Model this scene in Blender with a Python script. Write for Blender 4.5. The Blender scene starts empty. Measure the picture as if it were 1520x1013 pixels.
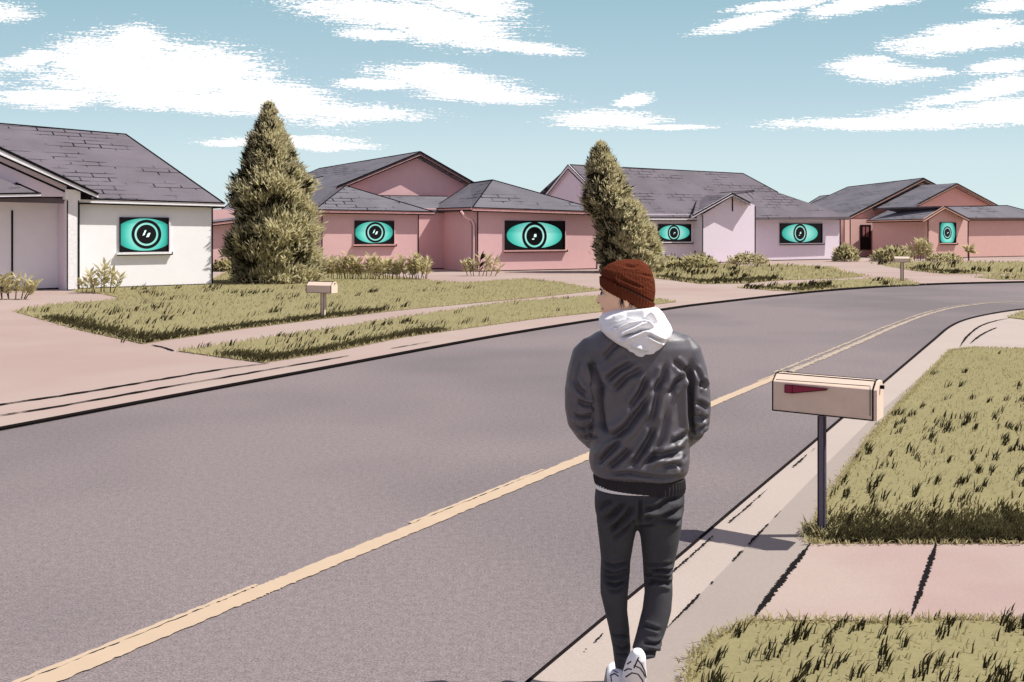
import bpy, bmesh, math, random
import numpy as np
from mathutils import Vector, Matrix
from mathutils.bvhtree import BVHTree
random.seed(7); rng = np.random.default_rng(7)
C = bpy.context.scene.collection
sc = bpy.context.scene

# ------------------------------------------------------------------ camera
FPX, HY, CH = 1400.0, 345.0, 1.9
cam = bpy.data.cameras.new('camera'); camo = bpy.data.objects.new('camera', cam); C.objects.link(camo)
camo.location = (0, 0, CH); camo.rotation_euler = (math.radians(90), 0, 0)
cam.sensor_fit = 'HORIZONTAL'; cam.sensor_width = 36; cam.lens = FPX/1520*36
cam.shift_y = -(506.5-HY)/1520
cam.clip_end = 3000
sc.camera = camo
sc.view_settings.view_transform = 'Standard'; sc.view_settings.look = 'None'
sc.view_settings.exposure = 0.34; sc.view_settings.gamma = 1.0

# ------------------------------------------------------------------ sun
SUN_EL = math.radians(55); SX, SY = 1.0, 0.02       # horizontal direction towards the sun
_n = math.hypot(SX, SY); SX /= _n; SY /= _n
to_sun = Vector((SX*math.cos(SUN_EL), SY*math.cos(SUN_EL), math.sin(SUN_EL)))
sl = bpy.data.lights.new('sun', 'SUN'); sl.energy = 5.0; sl.angle = math.radians(0.5); sl.color = (1, .955, .89)
so = bpy.data.objects.new('sun', sl); C.objects.link(so)
so.rotation_euler = to_sun.to_track_quat('Z', 'Y').to_euler(); so.location = (30, -10, 40)

# ------------------------------------------------------------------ world
def lin(c):
    c = c/255.0
    return c/12.92 if c <= .04045 else ((c+.055)/1.055)**2.4
def L3(r, g, b, k=1.0): return (lin(r)*k, lin(g)*k, lin(b)*k, 1.0)

class NT:
    def __init__(s, tree): s.t = tree; s.n = tree.nodes; s.l = tree.links
    def new(s, typ, **kw):
        nd = s.n.new(typ)
        for k, v in kw.items(): setattr(nd, k, v)
        return nd
    def set(s, sock, v):
        if isinstance(v, bpy.types.NodeSocket): s.l.new(v, sock)
        else: sock.default_value = v
    def m(s, op, a, b=None, c=None, clamp=False):
        nd = s.n.new('ShaderNodeMath'); nd.operation = op; nd.use_clamp = clamp
        s.set(nd.inputs[0], a)
        if b is not None: s.set(nd.inputs[1], b)
        if c is not None: s.set(nd.inputs[2], c)
        return nd.outputs[0]
    def mix(s, f, a, b, blend='MIX'):
        nd = s.n.new('ShaderNodeMix'); nd.data_type = 'RGBA'; nd.blend_type = blend
        s.set(nd.inputs[0], f); s.set(nd.inputs[6], a); s.set(nd.inputs[7], b)
        return nd.outputs[2]
    def ramp(s, f, stops, interp='LINEAR'):
        nd = s.n.new('ShaderNodeValToRGB'); cr = nd.color_ramp; cr.interpolation = interp
        while len(cr.elements) < len(stops): cr.elements.new(.5)
        for e, (p, c) in zip(cr.elements, stops): e.position = p; e.color = c
        s.set(nd.inputs[0], f); return nd.outputs[0]
    def noise(s, vec, scale, detail=2, rough=.5, dist=0):
        nd = s.n.new('ShaderNodeTexNoise'); nd.inputs['Scale'].default_value = scale
        nd.inputs['Detail'].default_value = detail; nd.inputs['Roughness'].default_value = rough
        nd.inputs['Distortion'].default_value = dist
        if vec is not None: s.l.new(vec, nd.inputs['Vector'])
        return nd.outputs[0]
    def comb(s, x, y, z=0.0):
        nd = s.n.new('ShaderNodeCombineXYZ')
        s.set(nd.inputs[0], x); s.set(nd.inputs[1], y); s.set(nd.inputs[2], z); return nd.outputs[0]
    def mapv(s, vec, scale=(1, 1, 1), rot=(0, 0, 0)):
        nd = s.n.new('ShaderNodeMapping'); nd.inputs['Scale'].default_value = scale; nd.inputs['Rotation'].default_value = rot
        s.l.new(vec, nd.inputs['Vector']); return nd.outputs[0]

world = bpy.data.worlds.new('World'); sc.world = world; world.use_nodes = True
w = NT(world.node_tree); w.n.clear()
out = w.new('ShaderNodeOutputWorld'); bg = w.new('ShaderNodeBackground'); bg.inputs['Strength'].default_value = 0.1
w.l.new(bg.outputs[0], out.inputs[0])
sky = w.new('ShaderNodeTexSky', sky_type='NISHITA', sun_disc=False)
sky.sun_elevation = SUN_EL; sky.sun_rotation = math.atan2(SX, SY); sky.air_density = 1.0; sky.dust_density = .6; sky.ozone_density = 1.5
tc = w.new('ShaderNodeTexCoord'); sep = w.new('ShaderNodeSeparateXYZ'); w.l.new(tc.outputs['Generated'], sep.inputs[0])
dx, dy, dz = sep.outputs
front = w.m('GREATER_THAN', dy, 0.05)
ys = w.m('MAXIMUM', dy, 0.05)
u = w.m('DIVIDE', dx, ys); v = w.m('DIVIDE', dz, ys)      # direction coordinates, fixed to the world
K = 10.0/1.26
grad = w.ramp(w.m('MULTIPLY', v, 1.0, clamp=True), [
    (0.0, L3(220, 238, 240, 1)), (.08, L3(208, 230, 236, 1)), (.15, L3(184, 212, 225, 1)), (.25, L3(160, 196, 210, 1)), (.55, L3(168, 168, 192, 1))])
gs = w.new('ShaderNodeVectorMath', operation='SCALE'); w.l.new(grad, gs.inputs[0]); gs.inputs['Scale'].default_value = K
skyc = w.mix(.95, sky.outputs[0], gs.outputs[0])
# clouds: stretched brush-edged bodies at fixed directions
clouds = [  # px, py, rx, ry, slope
    (215, 118, 195, 42, .02), (160, 92, 110, 50, .0), (200, 70, 60, 36, 0), (300, 105, 130, 48, .1), (400, 145, 140, 36, .2),
    (320, 152, 290, 20, .05), (520, 168, 130, 13, .03), (80, 145, 110, 18, 0), (45, 90, 60, 16, -.2),
    (590, 22, 190, 26, .1), (660, 40, 110, 34, .15), (700, 5, 90, 24, .1), (560, 52, 70, 10, .05), (760, 68, 110, 11, .1),
    (660, 120, 130, 22, .12), (720, 142, 120, 13, .05), (560, 125, 75, 10, 0), (640, 105, 50, 14, 0),
    (430, 210, 120, 10, 0), (490, 217, 75, 9, 0), (340, 213, 60, 6, 0),
    (900, 178, 95, 16, 0), (940, 150, 32, 12, -.15), (1000, 189, 70, 5, 0),
    (1110, 33, 90, 13, -.2), (1160, 8, 90, 9, -.1), (1260, 10, 80, 14, -.15), (1300, 2, 60, 8, 0),
    (1300, 105, 80, 20, .08), (1360, 108, 70, 8, 0), (1290, 90, 40, 9, 0),
    (1410, 62, 110, 20, -.1), (1480, 55, 90, 18, -.1), (1440, 42, 80, 12, -.1), (1490, 98, 70, 12, -.1), (1500, 8, 60, 12, -.1),
    (1500, 125, 90, 16, -.12), (1440, 142, 110, 10, -.15), (1460, 172, 230, 17, -.04), (1300, 184, 190, 11, 0), (1500, 165, 130, 24, -.05),
    (1700, 120, 160, 60, 0), (-150, 120, 150, 60, 0), (-60, 20, 120, 20, 0), (1800, 40, 200, 30, 0)]
field = None
for (cx, cy, rx, ry, sl_) in clouds:
    a = w.m('SUBTRACT', u, (cx-760)/FPX)
    b = w.m('ADD', w.m('SUBTRACT', v, (HY-cy)/FPX), w.m('MULTIPLY', a, sl_))
    e = w.m('ADD', w.m('POWER', w.m('ABSOLUTE', w.m('MULTIPLY', a, FPX/rx)), 2.0), w.m('POWER', w.m('ABSOLUTE', w.m('MULTIPLY', b, FPX/ry)), 2.0))
    val = w.m('SUBTRACT', 1.0, w.m('SQRT', e))
    field = val if field is None else w.m('MAXIMUM', field, val)
cc = w.comb(w.m('MULTIPLY', u, 26.0), w.m('MULTIPLY', v, 150.0))
c2 = w.comb(w.m('MULTIPLY', u, 230.0), w.m('MULTIPLY', v, 620.0))
n1 = w.noise(cc, 1.0, 5, .65); n2 = w.noise(c2, 1.0, 3, .7)
n3 = w.noise(w.comb(w.m('MULTIPLY', u, 22.0), w.m('MULTIPLY', v, 30.0)), 1.0, 3, .6)
f = w.m('ADD', w.m('MULTIPLY', field, 1.3), w.m('MULTIPLY', w.m('SUBTRACT', n1, .5), 1.25))
f = w.m('ADD', f, w.m('MULTIPLY', w.m('SUBTRACT', n3, .5), .5))
f = w.m('ADD', f, w.m('MULTIPLY', w.m('SUBTRACT', n2, .5), 2.3))
n4 = w.noise(w.comb(w.m('MULTIPLY', u, 34.0), w.m('MULTIPLY', w.m('ADD', v, w.m('MULTIPLY', u, .04)), 700.0)), 1.0, 2, .6)
f = w.m('ADD', f, w.m('MULTIPLY', w.m('SUBTRACT', n4, .5), 1.5))
mask = w.m('MULTIPLY', w.m('ADD', f, -.12), 5.0, clamp=True)
mask = w.m('MULTIPLY', mask, front)
col = w.mix(mask, skyc, (8.4, 8.4, 8.4, 1))
w.l.new(col, bg.inputs['Color'])

# ------------------------------------------------------------------ projection helpers (a pixel of the photograph -> a point in the street)
CAM = Vector((0, 0, CH))
def ray(px, py): return Vector(((px-760)/FPX, 1.0, (HY-py)/FPX))
def W(px, py, Y): return CAM + ray(px, py)*Y
def G(px, py, z=0.0):
    Y = (CH-z)*FPX/(py-HY); p = W(px, py, Y); p.z = z; return p
def onpl(px, py, P, N):
    r = ray(px, py); return CAM + r*((P-CAM).dot(N)/r.dot(N))

# ------------------------------------------------------------------ materials
MATS = {}
def mat(name, col, rough=.8, var=.0, vscale=3, grain=0.0, gscale=300, bump=0.0, bscale=60, spec=.3, metal=0, col2=None, c2s=.5, emit=0, sheen=0, coord='Object', cthr=(.45, .6)):
    m = bpy.data.materials.new(name); m.use_nodes = True
    t = NT(m.node_tree); p = t.n['Principled BSDF']
    tcn = t.new('ShaderNodeTexCoord'); vec = tcn.outputs[coord]
    c = tuple(col)
    rgb = t.new('ShaderNodeRGB'); rgb.outputs[0].default_value = c; cur = rgb.outputs[0]
    if col2 is not None:
        nn = t.noise(vec, c2s, 3, .6)
        f = t.ramp(nn, [(cthr[0], (0, 0, 0, 1)), (cthr[1], (1, 1, 1, 1))])
        cur = t.mix(f, cur, tuple(col2))
    if var:
        nn = t.noise(vec, vscale, 4, .55)
        g = t.ramp(nn, [(.25, (1-var,)*3+(1,)), (.75, (1+var,)*3+(1,))])
        cur = t.mix(1.0, cur, g, 'MULTIPLY')
    if grain:
        nn = t.noise(vec, gscale, 2, .8)
        g = t.ramp(nn, [(.3, (1-grain,)*3+(1,)), (.7, (1+grain,)*3+(1,))])
        cur = t.mix(1.0, cur, g, 'MULTIPLY')
    t.l.new(cur, p.inputs['Base Color'])
    p.inputs['Roughness'].default_value = rough; p.inputs['Metallic'].default_value = metal
    p.inputs['Specular IOR Level'].default_value = spec
    if sheen: p.inputs['Sheen Weight'].default_value = sheen
    if emit:
        t.l.new(cur, p.inputs['Emission Color']); p.inputs['Emission Strength'].default_value = emit
    if bump:
        nb = t.noise(vec, bscale, 3, .6); bn = t.new('ShaderNodeBump'); bn.inputs['Strength'].default_value = bump
        bn.inputs['Distance'].default_value = .02
        t.l.new(nb, bn.inputs['Height']); t.l.new(bn.outputs[0], p.inputs['Normal'])
    MATS[name] = m; return m
def translucent(m, f=.5, k=1.0):
    t = NT(m.node_tree); p = t.n['Principled BSDF']; o_ = [x for x in t.n if x.type == 'OUTPUT_MATERIAL'][0]
    tr = t.new('ShaderNodeBsdfTranslucent'); src = p.inputs['Base Color'].links[0].from_socket; t.l.new(src, tr.inputs['Color'])
    mx = t.new('ShaderNodeMixShader'); mx.inputs[0].default_value = f; t.l.new(p.outputs[0], mx.inputs[1]); t.l.new(tr.outputs[0], mx.inputs[2]); t.l.new(mx.outputs[0], o_.inputs[0])

KG = 1/2.08      # ground receives about 1.4
KW = 1/.98      # walls
M_road = mat('asphalt', L3(170, 157, 157, KG), .95, col2=L3(150, 141, 142, KG), c2s=.13, var=.16, vscale=24, grain=.45, gscale=95, spec=.1)
M_conc = mat('concrete', L3(224, 202, 190, KG), .9, var=.05, vscale=.35, grain=.07, gscale=70, bump=.12, bscale=140, spec=.1, col2=L3(214, 186, 176, KG), c2s=.18, cthr=(.4, .65))
M_conc2 = mat('kerb_concrete', L3(229, 212, 200, KG), .9, var=.05, vscale=.6, grain=.07, gscale=80, spec=.1)
M_walk = mat('worn_concrete', L3(204, 190, 180, KG), .9, var=.05, vscale=.8, grain=.06, gscale=80, spec=.1)
M_pinkslab = mat('pink_concrete', L3(226, 204, 192, KG), .9, var=.04, vscale=.8, grain=.07, gscale=90, spec=.1, col2=L3(218, 188, 180, KG), c2s=.5)
M_joint = mat('tar_joint', L3(26, 22, 22), .95, spec=.05)
M_line = mat('road_paint', L3(240, 214, 184, KG*1.06), .8, var=.04, vscale=6, spec=.1)
M_line2 = mat('worn_road_paint', L3(222, 204, 182, KG), .8, var=.15, vscale=3, spec=.1)
M_lawn = mat('lawn_soil', L3(184, 174, 130, KG), 1, var=.06, vscale=1.2, grain=.08, gscale=30, spec=0)
M_blade = mat('grass_blade', L3(190, 180, 136, .98), 1, var=.05, vscale=1.5, spec=0)
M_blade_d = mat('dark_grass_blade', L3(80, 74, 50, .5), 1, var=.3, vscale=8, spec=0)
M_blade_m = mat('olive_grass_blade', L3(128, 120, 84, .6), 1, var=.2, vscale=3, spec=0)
for _m in (M_blade, M_blade_m): translucent(_m, .5)
M_ink = mat('ink_black', (.006, .005, .006, 1), .8, spec=.1)  # ink black, mostly for drawn outlines added along edges
M_white = mat('white_render', (.88, .87, .88, 1), .9, var=.02, spec=.1)
M_whitetrim = mat('white_trim', (.84, .83, .83, 1), .8, var=.1, vscale=14, spec=.1)
M_pink = mat('pink_render', L3(224, 184, 183, KW), .9, var=.03, spec=.1)
M_pinktrim = mat('pink_trim', L3(214, 165, 160, KW), .9, var=.22, vscale=9, spec=.1)
M_lav = mat('lavender_render', L3(229, 217, 227, KW), .9, var=.02, spec=.1)
M_lavtrim = mat('pale_trim', L3(225, 218, 222, KW), .9, var=.18, vscale=9, spec=.1)
M_sal = mat('salmon_render', L3(210, 172, 162, KW), .9, var=.03, spec=.1)
M_saltrim = mat('salmon_trim', L3(224, 180, 158, KW), .9, var=.1, vscale=9, spec=.1)
M_maroon = mat('maroon_door_paint', L3(160, 100, 102, .85), .8, var=.03, spec=.1)
M_box = mat('mailbox_metal', L3(248, 224, 202, .76), .7, var=.05, vscale=12, spec=.2)
M_flag = mat('mailbox_flag', L3(124, 40, 60, 1.3), .6, spec=.2)
M_post = mat('grey_post', L3(108, 102, 116, .9), .6, var=.08, vscale=20, spec=.3)
M_eyec = None

def roof_mat(name, base, k):
    m = bpy.data.materials.new(name); m.use_nodes = True
    t = NT(m.node_tree); p = t.n['Principled BSDF']; p.inputs['Roughness'].default_value = .95; p.inputs['Specular IOR Level'].default_value = .1
    uv = t.new('ShaderNodeTexCoord').outputs['UV']; oc = t.new('ShaderNodeTexCoord').outputs['Object']
    br = t.new('ShaderNodeTexBrick'); t.l.new(uv, br.inputs['Vector'])
    br.inputs['Scale'].default_value = 1.0; br.inputs['Brick Width'].default_value = .95; br.inputs['Row Height'].default_value = .34
    br.inputs['Mortar Size'].default_value = .028*k; br.inputs['Mortar Smooth'].default_value = .05; br.offset = .5
    base_n = t.noise(oc, .7, 3, .5)
    c1 = t.mix(t.ramp(base_n, [(.35, (0, 0, 0, 1)), (.65, (1, 1, 1, 1))]), tuple(base), tuple(x*.82 for x in base[:3])+(1,))
    gr = t.ramp(t.noise(oc, 38, 2, .8), [(.3, (.84,)*3+(1,)), (.7, (1.16,)*3+(1,))])
    c1 = t.mix(1.0, c1, gr, 'MULTIPLY')
    msk = t.ramp(t.noise(t.mapv(uv, (.28, .7, 1)), 1.0, 4, .62), [(.50, (0, 0, 0, 1)), (.57, (1, 1, 1, 1))])
    f = t.m('MULTIPLY', br.outputs['Fac'], msk)
    cur = t.mix(f, c1, (.012, .011, .014, 1))
    t.l.new(cur, p.inputs['Base Color'])
    bn = t.new('ShaderNodeBump'); bn.inputs['Strength'].default_value = .4; bn.inputs['Distance'].default_value = .02
    bn.invert = True; t.l.new(br.outputs['Fac'], bn.inputs['Height']); t.l.new(bn.outputs[0], p.inputs['Normal'])
    return m
KR = 1/1.72
M_roof = roof_mat('grey_shingles', L3(140, 132, 140, KR), 1)
M_roof2 = roof_mat('blue_grey_shingles', L3(142, 139, 147, KR), 1.15)

# ------------------------------------------------------------------ mesh helpers
WLOC = {}
def wloc(o): return WLOC.get(o.name, Vector((0, 0, 0))) if o else Vector((0, 0, 0))
class MB:
    def __init__(s): s.v = []; s.f = []; s.uv = {}
    def add(s, vs, fs):
        o = len(s.v); s.v += [Vector(x) for x in vs]
        for f_ in fs: s.f.append([o+i for i in f_])
        return o
    def box(s, lo, hi):
        x0, y0, z0 = lo; x1, y1, z1 = hi
        s.add([(x0,y0,z0),(x1,y0,z0),(x1,y1,z0),(x0,y1,z0),(x0,y0,z1),(x1,y0,z1),(x1,y1,z1),(x0,y1,z1)],
              [(0,3,2,1),(4,5,6,7),(0,1,5,4),(1,2,6,5),(2,3,7,6),(3,0,4,7)])
    def prism(s, pts, vec):          # polygon pts extruded by vec
        n = len(pts); pts = [Vector(p) for p in pts]; vec = Vector(vec)
        nrm = Vector((0, 0, 0))
        for i in range(n): nrm += (pts[i]-pts[0]).cross(pts[(i+1) % n]-pts[0])
        if nrm.dot(vec) > 0: pts = pts[::-1]
        s.add(pts+[p+vec for p in pts], [list(range(n)), list(range(2*n-1, n-1, -1))] + [((i+1) % n, i, n+i, n+(i+1) % n) for i in range(n)])
    def tube(s, p, q, r, n=6, r2=None):
        p = Vector(p); q = Vector(q); d = (q-p)
        if d.length < 1e-6: return
        d.normalize(); a = d.orthogonal().normalized(); b = d.cross(a); r2 = r if r2 is None else r2
        vs = []
        for c, rr in ((p, r), (q, r2)):
            for i in range(n):
                t = 2*math.pi*i/n; vs.append(c+a*math.cos(t)*rr+b*math.sin(t)*rr)
        s.add(vs, [(i, (i+1) % n, n+(i+1) % n, n+i) for i in range(n)] + [list(range(n))[::-1], list(range(n, 2*n))])
    def loft(s, rings, cap=True):
        n = len(rings[0]); o = len(s.v)
        for r in rings: s.v += [Vector(x) for x in r]
        for k in range(len(rings)-1):
            for i in range(n):
                j = (i+1) % n; s.f.append([o+k*n+i, o+k*n+j, o+(k+1)*n+j, o+(k+1)*n+i])
        if cap:
            s.f.append([o+i for i in range(n)][::-1]); s.f.append([o+(len(rings)-1)*n+i for i in range(n)])
    def build(s, name, m, parent=None, smooth=False, base=None):
        me = bpy.data.meshes.new(name)
        off = wloc(parent) if parent else (Vector(base) if base is not None else Vector((0, 0, 0)))
        me.from_pydata([tuple(x-off) for x in s.v], [], s.f)
        me.materials.append(m)
        if smooth:
            for p_ in me.polygons: p_.use_smooth = True
        me.update()
        o = bpy.data.objects.new(name, me); C.objects.link(o)
        if parent: o.parent = parent
        else: o.location = off
        WLOC[o.name] = off.copy()
        return o
def tag(o, label=None, cat=None, group=None, kind=None):
    if label: o['label'] = label
    if cat: o['category'] = cat
    if group: o['group'] = group
    if kind: o['kind'] = kind
    return o
def thing(name, loc, label, cat, group=None):
    o = bpy.data.objects.new(name, None); C.objects.link(o); o.location = loc; o.empty_display_size = .3
    WLOC[o.name] = Vector(loc); return tag(o, label, cat, group)
def np_mesh(name, V, F, m, parent=None, base=(0, 0, 0), smooth=False):   # F: (n,k) constant k
    off = np.array(wloc(parent) if parent else base, float)
    me = bpy.data.meshes.new(name); V = np.asarray(V, np.float32)-off.astype(np.float32); F = np.asarray(F, np.int32)
    k = F.shape[1]
    me.vertices.add(len(V)); me.vertices.foreach_set('co', V.ravel())
    me.loops.add(F.size); me.loops.foreach_set('vertex_index', F.ravel())
    me.polygons.add(len(F)); me.polygons.foreach_set('loop_start', np.arange(0, F.size, k, dtype=np.int32))
    me.update(calc_edges=True)
    ms = m if isinstance(m, (list, tuple)) else [m]
    for x in ms: me.materials.append(x)
    o = bpy.data.objects.new(name, me); C.objects.link(o)
    if parent: o.parent = parent
    else: o.location = tuple(off)
    WLOC[o.name] = Vector(off); return o

# ------------------------------------------------------------------ ground
def flat(name, pts, z, m, kind='structure', thick=.03):
    mb = MB(); P = [Vector((p[0], p[1], z)) for p in pts]; mb.prism(P, (0, 0, -thick))
    o = mb.build(name, m); tag(o, kind=kind); return o
def gp(lst, z=0.0): return [G(a, b, z) for a, b in lst]
def smoothpts(pts, n=6):
    P = [Vector(p) for p in pts]; out_ = []
    for i in range(len(P)-1):
        p0 = P[max(i-1, 0)]; p1 = P[i]; p2 = P[i+1]; p3 = P[min(i+2, len(P)-1)]
        for k in range(n):
            t = k/n
            out_.append(.5*((2*p1)+(p2-p0)*t+(2*p0-5*p1+4*p2-p3)*t*t+(3*p1-p0-3*p2+p3)*t**3))
    out_.append(P[-1]); return out_

ZR, ZC, ZG = 0.0, .028, .042
mb = MB(); mb.box((-900, -300, -1.2), (1200, 1800, -.02)); g = mb.build('ground', M_lawn); tag(g, kind='structure')

LK = [(0, 640), (240, 594), (480, 549), (758, 497), (979, 462), (1060, 451), (1226, 433), (1368, 424), (1520, 420)]
RK = [(794, 1013), (898, 925), (1003, 837), (1100, 753), (1215, 655), (1304, 578), (1383, 510), (1411, 487), (1439, 475.5), (1479, 467), (1520, 461.5)]
lk = gp(LK); rk = gp(RK)
dl = (lk[1]-lk[0]).normalized(); dr = (rk[3]-rk[0]).normalized()
lk = [lk[0]-dl*30, lk[0]-dl*12] + lk + [lk[-1]+Vector((7, 2.2, 0)), lk[-1]+Vector((40, 3, 0))]
rk = [rk[0]-dr*24, rk[0]-dr*8] + rk + [rk[-1]+Vector((1.4, .8, 0)), rk[-1]+Vector((3.4, 1.5, 0)), rk[-1]+Vector((7, 2.0, 0)), rk[-1]+Vector((40, 3, 0))]
lk = smoothpts(lk); rk = smoothpts(rk)
flat('road', [(p.x, p.y) for p in lk]+[(p.x, p.y) for p in rk[::-1]], ZR, M_road)
# pavement and drives: one raised concrete sheet on either side of the road
far = [(90, 76), (90, 110), (-90, 110), (-90, -20)]
flat('pavement', [(p.x, p.y) for p in lk]+far, ZC, M_conc, thick=.06)
flat('pavement', [(p.x, p.y) for p in rk]+[(70, -30)], ZC, M_conc2, thick=.06)
def offset_line(P, d):
    out_ = []
    for i, p in enumerate(P):
        t = (P[min(i+1, len(P)-1)]-P[max(i-1, 0)]); t.z = 0; t.normalize(); out_.append(p+Vector((t.y, -t.x, 0))*d)
    return out_
# sidewalk and drive slabs on the near side
bd = gp([(984, 941), (1104, 816), (1224, 692), (1293, 623), (1415, 518)], ZC)
db = (bd[1]-bd[0]).normalized(); bd = [bd[0]-db*6]+bd
flat('sidewalk', [(p.x, p.y) for p in bd]+[(p.x, p.y) for p in gp([(1440, 522), (1300, 660), (1240, 760), (1208, 808), (1120, 920)], ZC)] + [(1.6, 2.5), (1.4, 1.0), (-1, -2)], ZC+.004, M_walk)
flat('driveway', [(p.x, p.y) for p in gp([(1120, 922), (1203, 808), (1209, 796), (1700, 790), (1900, 930)], ZC)], ZC+.008, M_pinkslab)

def stroke(name, pts, wid, z=ZC+.012, rough=.5, breaks=0.0, step=.12, m=None, taper=True):
    P = smoothpts([Vector(p) for p in pts], 8); mb_ = MB(); acc = []
    # resample
    d = 0; res = [P[0]]
    for i in range(1, len(P)):
        seg = P[i]-P[i-1]; n = max(1, int(seg.length/step))
        for k in range(1, n+1): res.append(P[i-1]+seg*(k/n))
    N = len(res); prev = None; on = True
    for i, p in enumerate(res):
        t = (res[min(i+1, N-1)]-res[max(i-1, 0)]); t.z = 0
        if t.length < 1e-6: continue
        t.normalize(); nn = Vector((t.y, -t.x, 0)); e = 1.0
        if taper: e = min(1, 4*i/N+.15, 4*(N-i)/N+.15)
        a = wid*.5*e*(1+rough*(random.random()-.5)*2); b = wid*.5*e*(1+rough*(random.random()-.5)*2)
        cur = (Vector((p.x, p.y, z))+nn*a, Vector((p.x, p.y, z))-nn*b)
        if breaks and random.random() < breaks: on = not on
        if prev and on: mb_.add([prev[0], cur[0], cur[1], prev[1]], [(0, 3, 2, 1)])
        prev = cur
    o = mb_.build(name, m or M_joint); tag(o, kind='structure'); return o
# black kerb joints drawn as ink lines, thicker with distance
for line, r0, r1 in ((lk, .010, .0010), (rk, .006, .0012)):
    kb = MB()
    for i in range(len(line)-1):
        ya, yb = max(line[i].y, 1), max(line[i+1].y, 1); za = Vector((0, 0, ZC-.004))
        kb.tube(line[i]+za, line[i+1]+za, r0+r1*min(ya, 45), 8, r0+r1*min(yb, 45))
    tag(kb.build('kerb_edging', M_joint), kind='structure')
EXTRA = []
stroke('gutter_joint', gp([(-60, 628), (0, 618), (95, 603), (240, 577), (380, 553), (500, 532), (640, 508)], ZC), .055, rough=.7, breaks=.03)
stroke('gutter_joint', gp([(-60, 612), (0, 602), (120, 584), (240, 564), (330, 549), (400, 540)], ZC), .06, rough=.6)
stroke('gutter_joint', gp([(1140, 728), (1100, 762), (1040, 815), (980, 868), (920, 922), (820, 1013)], ZC), .012, rough=.9, breaks=.06, step=.012)
stroke('gutter_joint', gp([(1210, 667), (1175, 697), (1140, 728), (1085, 776)], ZC), .016, rough=.9, breaks=.08, step=.012)
stroke('gutter_joint', gp([(975, 950), (1015, 910), (1060, 864), (1110, 812), (1160, 760)], ZC), .013, rough=.9, breaks=.06, step=.012)
stroke('slab_joint', gp([(1116, 924), (1150, 878), (1178, 842), (1203, 810)], ZC), .032, rough=.6, z=ZC+.012, step=.010)
stroke('slab_joint', gp([(1353, 918), (1368, 875), (1381, 838), (1391, 806)], ZC), .026, rough=.6, z=ZC+.012, step=.010)
stroke('slab_joint', gp([(1425, 516), (1436, 500), (1455, 485), (1478, 477), (1500, 473)], ZC), .04, rough=.3)
stroke('slab_joint', gp([(1440, 511), (1455, 499), (1470, 491), (1480, 487)], ZC), .035, rough=.3)
stroke('slab_joint', gp([(225, 513), (240, 516), (258, 522)], ZC), .05, rough=.5)
# centre line with worn ragged edges
cl = gp([(63, 1013), (480, 840), (870, 679), (1100, 582), (1190, 545), (1277, 508), (1324, 487), (1387, 464), (1444, 453), (1520, 449)])
d0 = (cl[1]-cl[0]).normalized(); cl = [cl[0]-d0*8]+cl+[cl[-1]+Vector((6, .6, 0))]
cls = smoothpts(cl, 10); cn = [p for p in cls if p.y < 13]; cf = [p for p in cls if p.y >= 12.5]
stroke('centre_line', cn, .125, z=.006, rough=.13, m=M_line, taper=False, step=.022)
stroke('centre_line', offset_line(cn, -.085), .030, z=.006, rough=.5, m=M_line, taper=False, step=.03, breaks=.03)
stroke('centre_line', cf, .10, z=.006, rough=.5, m=M_line2, taper=False, step=.06)
stroke('centre_line', offset_line(cf, -.15), .05, z=.006, rough=.9, m=M_line2, taper=False, step=.06)

# ------------------------------------------------------------------ lawns and grass blades
def inside(q, P):
    c = False; j = len(P)-1
    for i in range(len(P)):
        if (P[i][1] > q[1]) != (P[j][1] > q[1]) and q[0] < (P[j][0]-P[i][0])*(q[1]-P[i][1])/(P[j][1]-P[i][1])+P[i][0]: c = not c
        j = i
    return c
def poly_area_sample(P, n):
    xs = np.array([p[0] for p in P]); ys_ = np.array([p[1] for p in P]); out_ = np.zeros((0, 2))
    while len(out_) < n:
        q = rng.uniform((xs.min(), ys_.min()), (xs.max(), ys_.max()), (max(n*2, 100), 2))
        ins = np.zeros(len(q), bool); j = len(P)-1
        for i in range(len(P)):
            c = ((ys_[i] > q[:, 1]) != (ys_[j] > q[:, 1])) & (q[:, 0] < (xs[j]-xs[i])*(q[:, 1]-ys_[i])/(ys_[j]-ys_[i]+1e-12)+xs[i])
            ins ^= c; j = i
        out_ = np.vstack([out_, q[ins]])
    return out_[:n]
def blades(pos, h, wd, lean, z0, mi=0, jit=.4):
    """pos (n,2) -> one curved blade (two triangles) each"""
    n = len(pos); a = rng.uniform(0, 2*np.pi, n); hh = h*rng.uniform(.6, 1.3, n)
    dirx = np.cos(a); diry = np.sin(a)
    lx = lean[0]*hh+rng.normal(0, jit, n)*hh; ly = lean[1]*hh+rng.normal(0, jit, n)*hh
    b0 = np.stack([pos[:, 0]-dirx*wd/2, pos[:, 1]-diry*wd/2, np.full(n, z0)], 1)
    b1 = np.stack([pos[:, 0]+dirx*wd/2, pos[:, 1]+diry*wd/2, np.full(n, z0)], 1)
    mx = np.stack([pos[:, 0]+lx*.4, pos[:, 1]+ly*.4, z0+hh*.6], 1)
    m0 = mx-np.stack([dirx, diry, 0*dirx], 1)*wd*.4; m1 = mx+np.stack([dirx, diry, 0*dirx], 1)*wd*.4
    tp = np.stack([pos[:, 0]+lx, pos[:, 1]+ly, z0+hh], 1)
    V = np.stack([b0, b1, m1, m0, tp], 1).reshape(-1, 3)
    i = np.arange(n)[:, None]*5
    F = np.concatenate([i+[0, 1, 2], i+[0, 2, 3], i+[3, 2, 4]], 0)
    return V, F, np.full(len(F), mi)
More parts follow.
